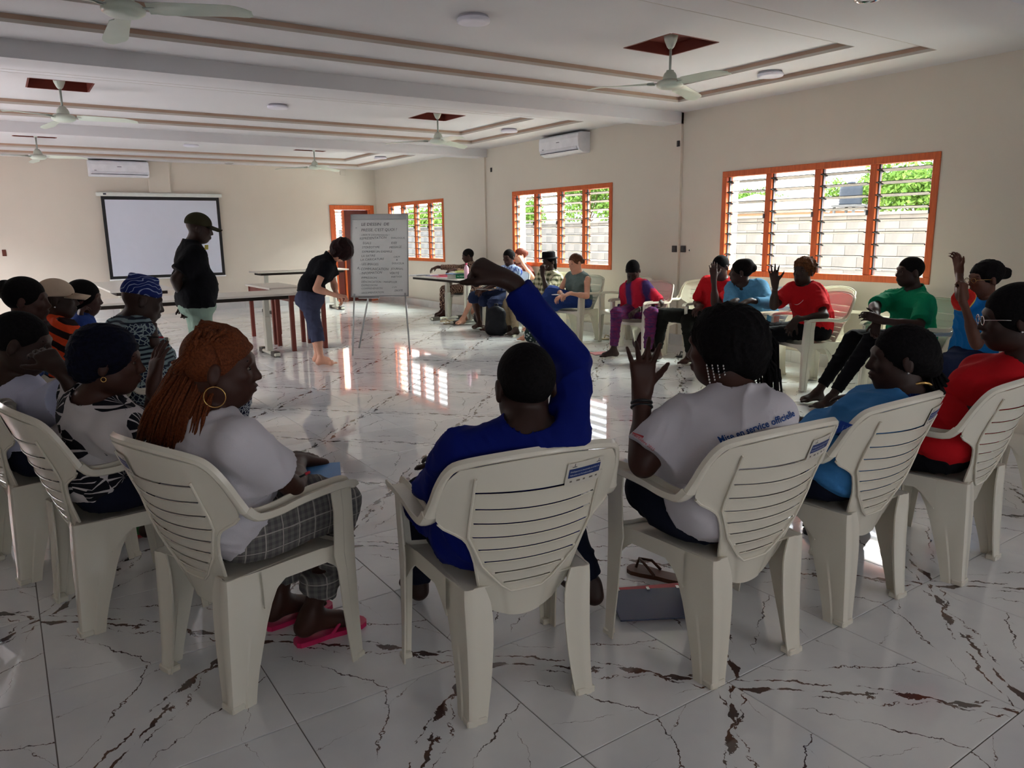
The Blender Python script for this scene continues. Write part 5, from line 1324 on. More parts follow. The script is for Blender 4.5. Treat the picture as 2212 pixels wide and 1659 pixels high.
top(J, h, m_blk, R0, .009, 1.05, True, .45, g=.018, slr=.02, neckr=.07, cuts=[HS(J['pel']+nrm(J['waist']-J['pel'])*.04, nrm(J['waist']-J['pel']))]); trousers(J, m_slate, R0, .009, 1.02, .42, g=.022, cuff=.03)
hair_add(h, h_red, R0, [((0, -.02, -.01), (.098, .112, .11), .03), ((0, .05, .02), (.085, .07, .085), .03)], .007, t=.02, cut=False, name='bob_hair', wr=(.012, 30))
# ---- far row
def seat_person(key, label, hd, look, tilt, skin, fem, topm, botm, over={}, tw=0, hands=None, feet=None, build=1.0, sl=.7, bot='trousers', length=.86, res=.0088, roll=0, hsc=1.0, cal=False, neckr=.066, **kw):
    sw = lambda D: {(k[:-1]+('L' if k[-1] == 'R' else 'R') if k[-1] in 'RL' else k): v for k, v in D.items()}
    over = sw(over); hands = {('L' if k == 'R' else 'R'): (v[0], v[1], (1 if k == 'L' else -1))+tuple(v[3:]) for k, v in (hands or {}).items()}; feet = sw(feet or {})
    R0 = begin(label, key); h = Head(P(*hd), look, tilt, roll, hsc); J = pose(key, h, tw, over=over, build=build); fw = heading(key)
    hh = {'R': (fw-A3(0, 0, .3), A3(0, 0, -1), 1, dict(curl=.5)), 'L': (fw-A3(0, 0, .3), A3(0, 0, -1), -1, dict(curl=.5))}; hh.update(hands or {})
    ff = {'R': (fw,), 'L': (fw,)}; ff.update(feet or {})
    body(J, h, skin, R0, res, build, fem, hands=hh, feet=ff); eyes(h, R0)
    so = top(J, h, topm, R0, .009, build*1.0, fem, sl, g=.013, slr=.012, loose=.006, flare=.008, collar=cal, neckr=neckr, **kw)
    if bot == 'trousers': trousers(J, botm, R0, .0095, build, length, g=.016)
    else: skirt(J, botm, R0, length=length, build=build)
    return R0, h, J, so
R0, h, J, so = seat_person('tiedye', 'man in red and purple tie-dye looking down at his hands', (1367, 585, 8.62), 196, -42, sk_vdark, False, m_tie, m_tie2, over=dict(knR=('p', 1408, 676, 8.35), knL=('p', 1332, 676, 8.45), anR=('w', 5.85, 5.98, .085), anL=('w', 5.75, 6.42, .085), wrR=('p', 1382, 668, 8.30), wrL=('p', 1352, 662, 8.35), pel=('c', 0, -.04, .53)), sl=.9, feet={'L': (S(-1, 0, -.1),)})
hair_short(h, h_black, R0, .007, .006); band(J['wrL'], J['elL'], .030, m_silver, R0, 'watch')
R0, h, J, so = seat_person('face', 'man in loose red T-shirt covering his face with one hand', (1556, 577, 7.85), 232, -10, sk_dark, False, m_red, m_darkg, over=dict(elR=('p', 1545, 658, 7.55), wrR=('p', 1542, 606, 7.55), knR=('p', 1478, 690, 7.5), knL=('p', 1432, 680, 7.7), anR=('w', 6.12, 5.60, .085), anL=('w', 5.98, 5.95, .085)), sl=.8, build=1.05, hands={'R': (S(-.05, 1, 0), S(.1, 0, 1), -1, dict(curl=.12, spread=.08))})
hair_short(h, h_black, R0, .007, .006)
R0, h, J, so = seat_person('denim', 'woman in pale denim shirt with pinned up hair, arms crossed', (1600, 588, 7.3), 286, 0, sk_vdark, True, m_denims, m_navy, over=dict(wrR=('p', 1620, 650, 7.0), wrL=('p', 1588, 650, 7.05), elR=('p', 1660, 655, 7.15), elL=('p', 1575, 660, 7.25), shL=('p', 1582, 622, 7.4), shR=('p', 1645, 620, 7.25)), sl=1.7, build=1.1, cal=True, vneck=.04)
hair_add(h, h_black, R0, [((0, -.06, .07), (.075, .06, .06), .02), ((.0, -.12, .04), (.035, .03, .04), .02)], .007, t=.010, name='pinned_hair'); earring(h, R0, -1)
R0, h, J, so = seat_person('curly', 'woman with short curly hair and red T-shirt raising one hand', (1735, 587, 6.75), 232, 2, sk_vdark, True, m_red, m_blk, over=dict(shR=('p', 1760, 628, 6.75), shL=('p', 1708, 626, 6.85), elL=('p', 1672, 662, 6.6), wrL=('p', 1674, 618, 6.5), elR=('p', 1782, 682, 6.6), wrR=('p', 1722, 690, 6.35), knL=('p', 1662, 716, 6.45), knR=('p', 1706, 728, 6.3), anL=('w', 5.90, 4.62, .085), anR=('w', 5.92, 4.35, .085)), sl=.75,
    hands={'L': (S(-.12, 1, 0), S(0, 0, -1), 1, dict(curl=.1, spread=.15)), 'R': (S(-.6, -.8, 0), S(0, -.3, -1), 1, dict(curl=.35, spread=.14))})
hair_add(h, h_curl, R0, [((.0, -.02, .05), (.090, .104, .092), .03)], .006, t=.012, wr=(.022, 34), name='curly_hair'); earring(h, R0, -1)
mb = MB(); mb.tube([J['neck']+h.s*.05*math.cos(a)+h.f*.10*(1+math.sin(a))*.6+A3(0, 0, -.02-.07*(1+math.sin(a))) for a in np.linspace(-.3, PI+.3, 14)], .002, 5); mb.build('necklace', m_silver, R0, True)
R0, h, J, so = seat_person('green', 'man in green polo leaning back and looking left', (1965, 588, 5.95), 268, 0, sk_vdark, False, m_green, m_blk, over=dict(neck=('p', 1975, 632, 5.98), shL=('p', 1925, 646, 6.15), shR=('p', 2000, 655, 5.80), elL=('p', 1888, 662, 6.1), wrL=('p', 1895, 690, 5.85), elR=('p', 1985, 705, 5.65), wrR=('p', 1905, 692, 5.65), knL=('p', 1788, 724, 5.75), knR=('p', 1880, 750, 5.45), anL=('w', 5.38, 3.72, .085), anR=('w', 5.30, 3.50, .10), pel=('c', .0, -.02, .53)), sl=.85, build=1.1, cal=True, feet={'L': (S(-1, 0, -.2),), 'R': (S(-1, 0, -.3),)},
    hands={'L': (S(-.2, -1, 0), S(0, 0, -1), 1, dict(curl=.5)), 'R': (S(-.9, .3, 0), S(0, -.3, 1), 1, dict(curl=.6))})
hair_short(h, h_black, R0, .007, .006)
m_jersey = None
t = NT('blue_red_jersey'); v_ = t.coord(); X_, Y_, Z_ = t.sep(v_)
cc = P(2062, 672, 5.1); q_ = t.math('ADD', t.math('ADD', t.math('MULTIPLY', X_, float(CR[0])), t.math('MULTIPLY', Y_, float(CR[1]))), t.math('MULTIPLY', Z_, -.62))
lj = CHN['jersey'].location; off_ = float(CR[0]*(cc[0]-lj[0])+CR[1]*(cc[1]-lj[1])-.62*cc[2]); d_ = t.math('ABSOLUTE', t.math('SUBTRACT', q_, off_+0))
c1_ = t.mix(t.math('LESS_THAN', d_, .075), srgb(24, 118, 190), srgb(226, 192, 90)); t.col(t.mix(t.math('LESS_THAN', d_, .066), c1_, srgb(206, 44, 38))); t.set(rough=.8, spec=.2); m_jersey = t.m
R0, h, J, so = seat_person('jersey', 'woman in blue and red football jersey, one arm raised, hand at her mouth', (2126, 604, 5.15), 262, -4, sk_mid, True, m_jersey, m_jean, over=dict(neck=('p', 2130, 652, 5.2), shL=('p', 2092, 668, 5.3), shR=('p', 2150, 680, 5.05), elL=('p', 2078, 640, 5.25), wrL=('p', 2072, 592, 5.2), elR=('p', 2110, 745, 4.95), wrR=('p', 2080, 648, 4.95), knL=('p', 2035, 790, 5.2), knR=('p', 2055, 800, 4.9), pel=('c', .0, -.02, .54)), sl=.85, build=1.12,
    hands={'L': (S(-.1, 1, 0), S(-.7, 0, -.2), 1, dict(curl=.5, spread=.05)), 'R': (S(.1, 1, 0), S(-.4, 0, .8), -1, dict(curl=1.2))})
hair_add(h, h_black, R0, [((.0, -.05, .055), (.080, .090, .075), .03), ((0, -.145, .03), (.045, .05, .045), .02)], .007, t=.012, name='head_wrap', wr=(.006, 40)); glasses(h, R0)
R0, h, J, so = seat_person('tank', 'fair woman in grey sleeveless top and blue skirt writing notes', (1243, 568, 9.9), 236, -10, sk_fair, True, m_grey, m_bskirt, over=dict(elR=('p', 1268, 640, 9.7), wrR=('p', 1232, 634, 9.5), elL=('p', 1208, 632, 9.95), wrL=('p', 1215, 638, 9.65), knR=('p', 1200, 668, 9.55), knL=('p', 1178, 660, 9.8), anL=('w', 5.9, 8.25, .2), anR=('w', 5.75, 8.3, .30)), bot='skirt', length=.25, armhole=True, build=1.02, neckr=.078)
hair_add(h, h_brown, R0, [((.0, -.12, .0), (.036, .034, .036), .01)], .007, name='hair_bun', t=.008)
R0, h, J, so = seat_person('plaid', 'person in black felt hat and checked shirt, hand at the mouth', (1186, 566, 10.75), 232, -4, sk_vdark, False, m_checks, m_khaki, over=dict(elR=('p', 1182, 630, 10.6), wrR=('p', 1172, 592, 10.55), knR=('p', 1108, 660, 10.55), knL=('p', 1090, 655, 10.8), anR=('w', 5.96, 8.72, .085), anL=('w', 6.0, 8.95, .085)), sl=.9, hands={'R': (S(0, 1, 0), S(.3, 0, .9), -1, dict(curl=.8))}, length=.95)
hair_add(h, h_black, R0, [((.0, -.07, -.05), (.07, .05, .11), .03)], .008, name='hair', t=.008)
mb = MB(); Mh = Matrix(h.R.tolist()); mb.lathe([(.001, .148), (.05, .152), (.078, .150), (.088, .132), (.092, .075), (.092, .066), (.128, .058), (.130, .054), (.09, .054), (.001, .06)], 24, h.c, 0, Mh @ Matrix.Diagonal((1, 1.12, 1)).to_3x3()); mb.build('felt_hat', m_blk, R0, True)
R0, h, J, so = seat_person('blouse', 'woman in blue and white blouse and short denim skirt beside the side table', (1099, 557, 11.2), 214, -8, sk_dark, True, m_blouse, m_jean, over=dict(wrR=('p', 1050, 625, 11.0), wrL=('p', 1042, 622, 11.3), knR=('p', 1068, 655, 11.0), knL=('p', 1052, 650, 11.3), anR=('w', 5.98, 9.42, .085), anL=('w', 6.0, 9.75, .085)), bot='skirt', length=.12)
hair_add(h, h_black, R0, [((.0, -.08, .03), (.05, .045, .05), .03)], .008, name='hair', t=.008)
R0, h, J, so = seat_person('ear', 'fair person with auburn hair in dark rust top, hand at the ear', (1124, 553, 12.0), 250, -6, sk_fair, True, cloth('rust_dark_top', srgb(88, 46, 40)), m_camo, over=dict(elR=('p', 1150, 600, 11.9), wrR=('p', 1130, 570, 11.8), knR=('p', 1045, 640, 11.6), knL=('p', 1035, 638, 11.9), anR=('w', 6.1, 10.75, .12), anL=('w', 6.0, 10.4, .085)), bot='skirt', length=.4, hands={'R': (S(-.3, 1, 0), S(-.5, 0, .5), 1, dict(curl=.6))})
hair_add(h, hairmat('auburn_hair', srgb(104, 48, 34), .5), R0, [((.0, -.10, .03), (.035, .04, .045), .02)], .008, name='hair', t=.008)
R0, h, J, so = seat_person('camo', 'young man in brown patterned outfit reaching over the side table', (1011, 553, 12.9), 262, -14, sk_dark, False, m_camo, m_camo, over=dict(elL=('p', 978, 578, 12.7), wrL=('p', 945, 577, 12.4), elR=('p', 1010, 590, 12.4), wrR=('p', 980, 582, 12.2), knL=('p', 978, 632, 12.6), knR=('p', 1010, 640, 12.4), anL=('w', 6.45, 11.75, .085), anR=('w', 6.35, 11.5, .085)), sl=1.8)
hair_short(h, h_black, R0, .008, .006)
# ================================================================= CEILING FITTINGS
CUT[:] = []
m_fan = simple('pale_green_enamel', srgb(206, 216, 202), .28, .5, .02); m_rod = simple('fan_rod_grey', srgb(170, 180, 172), .35, .5)
az0 = math.atan2(CR[1], CR[0])
def make_fan(x, y, az, label, z0=2.94):
    root = empty('ceiling_fan', (x, y, 0), 0, label, 'ceiling fan', 'ceiling fans in the coffers'); zt = z0+.09
    MB().lathe([(.001, zt), (.058, zt), (.060, zt-.02), (.050, zt-.06), (.030, zt-.105), (.016, zt-.12), (.001, zt-.12)], 24).build('canopy', m_fan, root, True)
    MB().tube([(0, 0, zt-.10), (0, 0, 2.72)], .011, 12).build('rod', m_rod, root, True)
    MB().lathe([(.001, 2.745), (.03, 2.742), (.034, 2.73), (.046, 2.72), (.055, 2.70), (.060, 2.675), (.060, 2.665), (.09, 2.66), (.108, 2.645), (.112, 2.63), (.108, 2.615), (.085, 2.60), (.05, 2.592), (.001, 2.59)], 32).build('motor', m_fan, root, True)
    for k in range(3):
        a = az+k*2*PI/3; b = MB(); vs = []; N = 16
        for i in range(N+1):
            f = i/N; r = .13+.56*f; w = .055+.022*f if f < .85 else (.074)*math.sqrt(max(.02, 1-((f-.85)/.155)**2)); w = w if f > .08 else .035
            zc = 2.632-.02*f+(.0 if f < .8 else -.06*(f-.8)); tl = .012*(1-f)
            for s, zz in ((-1, tl+.012), (-.4, .004), (.4, -.002), (1, -tl-.002)):
                vs.append((r*math.cos(a)-s*w*math.sin(a), r*math.sin(a)+s*w*math.cos(a), zc+zz))
        m = len(vs); vs2 = [(x_, y_, z_-.003) for x_, y_, z_ in vs]; fs = []
        for i in range(N):
            for j in range(3): q = i*4+j; fs += [(q, q+1, q+5, q+4), (m+q, m+q+4, m+q+5, m+q+1)]
            fs += [(i*4, i*4+4, m+i*4+4, m+i*4), (i*4+3, m+i*4+3, m+i*4+7, i*4+7)]
        fs += [tuple(N*4+j for j in range(4))+tuple(m+N*4+j for j in range(3, -1, -1)), tuple(j for j in range(3, -1, -1))+tuple(m+j for j in range(4))]
        link('blade', fix_normals(b.add(vs+vs2, fs).mesh('blade')), m_fan, root, True).modifiers.new('e', 'EDGE_SPLIT').split_angle = .7
        MB().box(.09, .19, -.018, .018, -.004, .003, M=Matrix.Translation((0, 0, 2.636)) @ Matrix.Rotation(a, 4, 'Z')).build('blade_bracket', m_rod, root)
    return root
for (x, y, a, lb) in ((.73, 4.77, az0+.02, 'pale green ceiling fan nearest at the top left edge, cut by the frame'), (4.86, 4.77, az0+PI-.03, 'pale green ceiling fan nearest on the right, in front of the largest window'), (.74, 9.15, az0+.25, 'pale green ceiling fan in the middle bay on the left'), (5.02, 9.10, az0+PI+.05, 'pale green ceiling fan in the middle bay on the right'), (.70, 13.5, az0+.12, 'pale green ceiling fan in the far bay above the far air conditioner'), (4.92, 13.5, az0+PI+.1, 'pale green ceiling fan in the far bay above the door')): make_fan(x, y, a, lb)
m_led = simple('white_led_disc', srgb(226, 224, 236), .35, .4); m_ledr = simple('led_rim', srgb(190, 186, 196), .4, .4)
for (x, y, z, lb) in ((3.02, 4.9, 2.94, 'round white surface lamp nearest, top centre of the ceiling'), (6.27, 4.85, 2.885, 'round white surface lamp right of the nearest right fan'), (2.95, 9.2, 2.94, 'round white surface lamp in the middle bay above the screen'), (6.29, 9.3, 2.885, 'round white surface lamp right of the middle right fan'), (2.88, 13.6, 2.94, 'round white surface lamp in the far bay left'), (6.25, 13.6, 2.885, 'round white surface lamp in the far bay right')):
    r = empty('ceiling_lamp', (x, y, 0), 0, lb, 'ceiling lamp', 'round surface lamps'); MB().lathe([(.001, z), (.105, z), (.108, z-.02), (.001, z-.02)], 32).build('rim', m_ledr, r, True); MB().lathe([(.001, z-.018), (.118, z-.018), (.121, z-.03), (.116, z-.042), (.09, z-.046), (.001, z-.047)], 32).build('diffuser', m_led, r, True)
m_chrome = simple('chrome', srgb(222, 222, 226), .12, .6, metal=1)
for (x, y, lb) in ((4.70, 2.93, 'chrome ringed recessed spotlight at the top right edge'), (1.68, 12.2, 'small recessed spotlight between the middle and far bays'), (3.95, 15.52, 'small recessed spotlight near the far wall'), (6.72, 11.75, 'small recessed spotlight by the far right pilaster')):
    r = empty('recessed_spotlight', (x, y, 0), 0, lb, 'spotlight', 'recessed spotlights'); MB().lathe([(.001, 2.832), (.085, 2.832), (.085, 2.822), (.068, 2.818), (.06, 2.83), (.001, 2.831)], 28).build('ring', m_chrome, r, True); MB().lathe([(.001, 2.8305), (.058, 2.829), (.03, 2.826), (.001, 2.826)], 24).build('lens', m_led, r, True)
# ---- air conditioners
def ac(x, y, z, rz, w, label):
    r = empty('air_conditioner', (x, y, z), rz, label, 'air conditioner'); b = MB()   # local: +y out of the wall
    prof = [(0, .28), (.17, .28), (.215, .26), (.225, .20), (.222, .09), (.19, .03), (.13, .0), (0, .0)]
    n = len(prof); vs = [(sx*w/2, py, pz) for sx in (-1, 1) for py, pz in prof]; fs = [tuple(range(n)), tuple(range(2*n-1, n-1, -1))]+[(i, n+i, n+(i+1) % n, (i+1) % n) for i in range(n)]
    b.add(vs, fs); o = link('casing', fix_normals(b.mesh('casing')), simple('ac_white_plastic', srgb(226, 226, 232), .35, .4), r); md = o.modifiers.new('b', 'BEVEL'); md.width = .008; md.segments = 2
    MB().box(-w/2+.03, w/2-.03, .135, .222, .034, .040, M=None).build('air_flap_gap', m_ink, r); M = Matrix.Translation((0, .205, .058)) @ Matrix.Rotation(-.42, 4, 'X')
    MB().box(-w/2+.04, w/2-.04, -.004, .012, -.028, .028, M=M).build('air_flap', simple('ac_flap', srgb(214, 214, 222), .35, .4), r)
    MB().box(-.035, .035, .222, .2265, .165, .173).build('badge', m_ink, r); MB().box(w/2-.12, w/2-.085, .221, .2258, .095, .102).build('indicator', m_ink, r)
    MB().box(-w/2+.01, w/2-.01, .01, .16, .281, .283).build('intake_grille', m_ink, r); return r
ac(XW, 8.93, 2.525, PI/2, .92, 'white wall air conditioner above the middle window'); ac(2.04, YF, 2.53, PI, .98, 'white wall air conditioner on the far wall above the projection screen')
# ---- projection screen
r = empty('projection_screen', (2.72, YF, 0), 0, 'pull down projection screen with black border on the far wall', 'projection screen')
MB().box(-1.02, 1.03, -.075, -.072, .70, 2.185).build('screen_surface', simple('matte_screen_white', srgb(214, 218, 232), .85, .1, .01), r)
b = MB(); 
for (a0, a1, z0, z1) in ((-1.02, 1.03, .69, .745), (-1.02, 1.03, 2.13, 2.19), (-1.02, -.965, .745, 2.13), (.975, 1.03, .745, 2.13)): b.box(a0, a1, -.0765, -.071, z0, z1)
b.build('black_border', m_black, r); MB().box(-1.09, 1.09, -.10, -.01, 2.19, 2.26, bev=.012).build('casing', simple('casing_cream', srgb(216, 220, 214), .4, .4), r); MB().tube([(-1.03, -.074, .68), (1.04, -.074, .68)], .014, 10).build('weight_bar', m_white, r, True)
MB().box(-.98, -.93, -.103, -.099, 2.215, 2.24).build('maker_plate', m_ink, r)
# ---- switches and sockets
def plate(name, x, y, z, lab, s=.04, m=m_black, h=None):
    h = h or s; b = MB().box(x-.012, x, y-s, y+s, z-h, z+h, bev=.003); o = b.build(name, m); tag(o, lab, 'switch' if 'switch' in name else 'socket'); MB().box(x-.017, x-.011, y-s*.6, y+s*.6, z-h*.6, z+h*.6, bev=.002).build('rocker', simple('dark_grey_plastic', srgb(46, 44, 44), .4, .4), o); return o
plate('wall_switch', XW, 6.66, 1.205, 'left black switch plate left of the largest window' if False else 'right one of two black switch plates left of the largest window'); plate('wall_switch', XW-.035, 6.775, 1.205, 'left one of two black switch plates left of the largest window')
plate('wall_socket', XW-.035, 6.76, 2.47, 'small black cable outlet high on the wall left of the largest window', .022, h=.035); plate('wall_socket', XW, 11.05, 2.48, 'small black cable outlet high on the wall right of the far corner pilaster', .022, h=.035); plate('wall_switch', XW, 6.55, 1.19, 'small round wall dimple beside the black switch plates', .014, m_wall)
o = MB().box(.10, .16, YF-.012, YF, 1.16, 1.27, bev=.003).build('wall_switch', simple('dark_wood_plate', srgb(90, 44, 30), .5, .3)); tag(o, 'dark switch plate on the far wall at the left edge', 'switch'); o = MB().box(6.30, 6.42, YF-.03, YF, 2.70, 2.80, bev=.004).build('junction_box', m_wall); tag(o, 'small pale junction box high on the far wall', 'junction box')
# ================================================================= TABLES
m_top = simple('pale_grey_laminate', srgb(206, 200, 190), .35, .4, .03); m_under = simple('dark_underside', srgb(40, 30, 26), .6, .2); m_leg = simple('cream_metal', srgb(206, 204, 190), .4, .4, .03); m_redwood = simple('dark_red_wood', srgb(112, 48, 38), .5, .35, .15, 6); m_fgrey = simple('grey_plastic_foot', srgb(74, 68, 62), .5, .3)
def tleg_table(x0, x1, y0, y1, z, legs, label, ax='y', lm=m_leg):
    r = empty('folding_table', (.5*(x0+x1), .5*(y0+y1), 0), 0, label, 'table'); cx, cy = .5*(x0+x1), .5*(y0+y1)
    MB().box(x0-cx, x1-cx, y0-cy, y1-cy, z-.025, z, bev=.004).build('tabletop', m_top, r); MB().box(x0-cx+.08, x1-cx-.08, y0-cy+.08, y1-cy-.08, z-.07, z-.025).build('under_frame', m_under, r)
    for (lx, ly) in legs:
        lx -= cx; ly -= cy; b = MB(); b.box(lx-.035, lx+.035, ly-.045, ly+.045, .05, z*.62, bev=.004); b.box(lx-.029, lx+.029, ly-.038, ly+.038, z*.6, z-.05, bev=.003); b.build('leg', lm, r)
        f = MB(); L = .34
        if ax == 'y': f.box(lx-.035, lx+.035, ly-L, ly+L, .012, .05, bev=.008)
        else: f.box(lx-L, lx+L, ly-.035, ly+.035, .012, .05, bev=.008)
        fo = f.build('foot', lm, r); g = MB()
        for s in (-1, 1):
            if ax == 'y': g.box(lx-.038, lx+.038, ly+s*L*.72-.07, ly+s*L*.72+.07, 0, .06, bev=.006)
            else: g.box(lx+s*L*.72-.07, lx+s*L*.72+.07, ly-.038, ly+.038, 0, .06, bev=.006)
        g.build('foot_cap', m_fgrey, fo)
    return r
tleg_table(.75, 2.95, 8.98, 9.72, .755, [(2.66, 9.30), (1.10, 9.30)], 'long pale topped table behind the standing man, its right end near the wooden desks')
tleg_table(1.17, 1.95, 11.0, 13.6, .76, [(1.55, 11.4), (1.55, 13.2)], 'pale topped table at the far left under the projection screen', 'x')
tleg_table(3.95, 5.72, 14.15, 14.75, .79, [(4.18, 14.45), (5.52, 14.40)], 'pale table by the far wall beside the door')
TX0_, TX1_ = 5.83, 6.40
tleg_table(TX0_, TX1_, 10.12, 11.85, .745, [(6.26, 11.19), (6.26, 10.5)], 'side table by the right wall loaded with folders and paper', 'x')
def desk(x0, x1, y0, y1, z, label):
    r = empty('wooden_desk', (.5*(x0+x1), .5*(y0+y1), 0), 0, label, 'desk', 'wooden desks pushed together'); w, d = (x1-x0)/2, (y1-y0)/2
    MB().box(-w, w, -d, d, z-.025, z, bev=.003).build('desktop', m_top, r); MB().box(-w+.04, w-.04, -d+.04, -d+.06, z-.12, z-.025).box(-w+.04, w-.04, d-.06, d-.04, z-.12, z-.025).box(-w+.04, -w+.06, -d+.05, d-.05, z-.12, z-.025).box(w-.06, w-.04, -d+.05, d-.05, z-.12, z-.025).build('apron', m_redwood, r)
    for a in (-1, 1):
        for c in (-1, 1): MB().box(a*(w-.055)-.025, a*(w-.055)+.025, c*(d-.055)-.025, c*(d-.055)+.025, 0, z-.025, bev=.003).build('leg', m_redwood, r)
desk(2.93, 3.42, 10.03, 11.20, .76, 'wooden desk with dark red legs, the far one of two'); desk(2.93, 3.45, 9.28, 9.98, .745, 'wooden desk with dark red legs behind the bending woman, the near one of two')
# ================================================================= FLIP CHART
m_alu = simple('aluminium', srgb(170, 172, 172), .3, .5, metal=.7); m_board = simple('whiteboard', srgb(222, 223, 220), .35, .4, .02); m_mark = simple('marker_line', srgb(134, 138, 138), .7, .1); m_mark2 = simple('marker_dark', srgb(92, 95, 98), .7, .1)
fa, fb_ = A3(3.43, 8.52, 0), A3(4.01, 8.14, 0); ex = nrm(fb_-fa); bn = nrm(A3(-ex[1], ex[0], 0)); bn = bn if bn[1] > 0 else -bn
fc = (fa+fb_)/2; up_ = nrm(A3(0, 0, 1)+bn*.28); nn_ = np.cross(ex, up_)
if nn_@CF > 0: nn_ = -nn_
root = empty('flip_chart', (fc[0], fc[1], 0), 0, 'white flip chart on an aluminium tripod covered in French handwriting', 'flip chart'); ROOTS.append(root)
bc = fc+bn*.085+A3(0, 0, .71); BW, BH = .335, .99
Mb = Matrix(((ex[0], up_[0], nn_[0], bc[0]), (ex[1], up_[1], nn_[1], bc[1]), (ex[2], up_[2], nn_[2], bc[2]), (0, 0, 0, 1)))
MB().box(-BW, BW, 0, BH, -.012, .0, M=Mb, bev=0).build('board', m_board, root)
MB().box(-BW-.012, -BW, -.01, BH+.01, -.02, .008, M=Mb).box(BW, BW+.012, -.01, BH+.01, -.02, .008, M=Mb).box(-BW, BW, -.012, 0, -.02, .008, M=Mb).box(-BW, BW, BH, BH+.012, -.02, .008, M=Mb).build('frame', m_alu, root)
MB().box(-BW+.01, BW-.01, BH-.055, BH-.002, .0, .018, M=Mb).build('paper_clamp', simple('grey_clamp', srgb(176, 178, 178), .4, .4), root)
MB().box(-.25, -.0, -.035, -.012, 0, .03, M=Mb).build('pen_tray', m_alu, root)
for (p0, p1) in ((bc-ex*(BW-.03)+up_*.03, fa), (bc+ex*(BW-.03)+up_*.03, fb_)): MB().tube([p0, p0*.5+p1*.5, p1+A3(0, 0, .0)], .011, 8).build('leg', m_alu, root, True)
MB().tube([bc+up_*.75-nn_*.02, A3(3.74, 9.06, 0)], .011, 8).build('leg', m_alu, root, True)
def bt(txt, x, y, s, m=m_mark, sh=0):
    jr = bt.rr; Mt = Mb @ Matrix.Translation((x, y, .0025)) @ Matrix.Rotation(jr.uniform(-.03, .035), 4, 'Z') @ Matrix(((1, jr.uniform(-.02, .22), 0, 0), (0, 1, 0, 0), (0, 0, 1, 0), (0, 0, 0, 1))) @ Matrix.Diagonal((jr.uniform(.92, 1.06), jr.uniform(.9, 1.12), 1, 1)); o = text_mesh(txt, s, m, root, 'handwriting', Mt, 'LEFT'); return o
bt.rr = random.Random(11)
for (tx, x, y, s, m) in (('LE DESSIN  DE', -.22, .875, .060, m_mark2), ("PRESSE, C'EST QUOI ?", -.22, .805, .056, m_mark2), ('"', -.29, .82, .06, m_mark2), ("- LIBERTÉ D'EXPRESSION !", -.24, .748, .036, m_mark), ('REPRÉSENTATION', -.24, .70, .046, m_mark), ('DIALOGUE', .14, .705, .040, m_mark), ('ÉGALE', -.20, .645, .044, m_mark), ('IDÉE', .14, .642, .042, m_mark), ('STÉRÉOTYPE', -.21, .592, .044, m_mark), ('MESSAGE', .12, .588, .040, m_mark), ('EXPRIMER UN EXEMPLE', -.21, .540, .042, m_mark), ('LA SATIRE', -.22, .487, .042, m_mark), ('CALM', .17, .470, .036, m_mark), ('LA CARICATURE', -.23, .440, .042, m_mark), ('&', .20, .436, .036, m_mark), ('- LES IMAGES', -.24, .388, .044, m_mark), ('DOUCEUR', .15, .392, .038, m_mark), ('A', -.27, .34, .05, m_mark), ('- COMMUNICATION', -.25, .328, .048, m_mark), ('JOURNAL', .14, .326, .042, m_mark), ('- INFORMATION', -.24, .274, .044, m_mark), ('VÉRITÉ', .12, .272, .042, m_mark), ('IMPRESSION', -.22, .222, .042, m_mark), ('PARTAGE', .14, .226, .036, m_mark), ('DÉNONCIATION / MANIPULER', -.22, .172, .038, m_mark), ('EXPRESSION', -.22, .128, .038, m_mark), ('COMPRÉHENSION', -.22, .088, .038, m_mark), ("L'UN", .15, .10, .032, m_mark), ('DROITE', .18, .058, .034, m_mark2), ('- ARGUMENTATION', -.24, .034, .038, m_mark)): bt(tx, x, y, s*.86, m)
# ================================================================= SMALL THINGS
def folder(x, y, z, rz, w, d, m, label, cat='folder', name='folder', t=.006, m2=None):
    b = MB().box(-w/2, w/2, -d/2, d/2, .0, t*.3, bev=0).box(-w/2, w/2, -d/2, d/2, t*.75, t); o = empty(name, (x, y, z), rz, label, cat); b.build('cover', m, o); MB().box(-w/2+.004, w/2-.004, -d/2+.004, d/2-.004, t*.3, t*.75).build('sheets', m_white, o); return o
m_fnavy = simple('navy_card', srgb(30, 42, 82), .35, .4); m_fred = simple('red_card', srgb(186, 30, 50), .4, .4); m_fgreen = simple('green_card', srgb(20, 130, 54), .4, .4); m_fblue = simple('blue_card', srgb(40, 78, 170), .4, .4); m_pink = simple('pink_plastic', srgb(206, 40, 96), .4, .4); m_sky = simple('light_blue_card', srgb(92, 150, 210), .4, .4); m_yg = simple('lime_plastic', srgb(190, 214, 70), .4, .4); m_coral = simple('coral_plastic', srgb(232, 96, 84), .4, .4)
folder(1.96, 1.93, .012, -.45, .30, .24, m_fred, 'red folder under the navy folder below the white lettered T-shirt'); o = folder(1.93, 1.90, .020, -.52, .32, .235, m_fnavy, 'navy blue folder on the floor beside the chair of the white lettered T-shirt')
for x in (-.12, .0, .12): MB().box(x-.006, x+.006, .10, .125, .006, .011).build('metal_clip', m_silver, o)
folder(.365, 3.93, .004, .25, .26, .20, m_fred, 'red folder under the green one by the left chairs'); folder(.36, 3.96, .012, .2, .26, .21, m_fgreen, 'green folder on the floor by the left chairs')
folder(5.88, 6.74, .002, -.3, .30, .20, m_fred, 'red booklet on the floor by the bare foot of the tie-dye man', 'booklet', 'booklet')
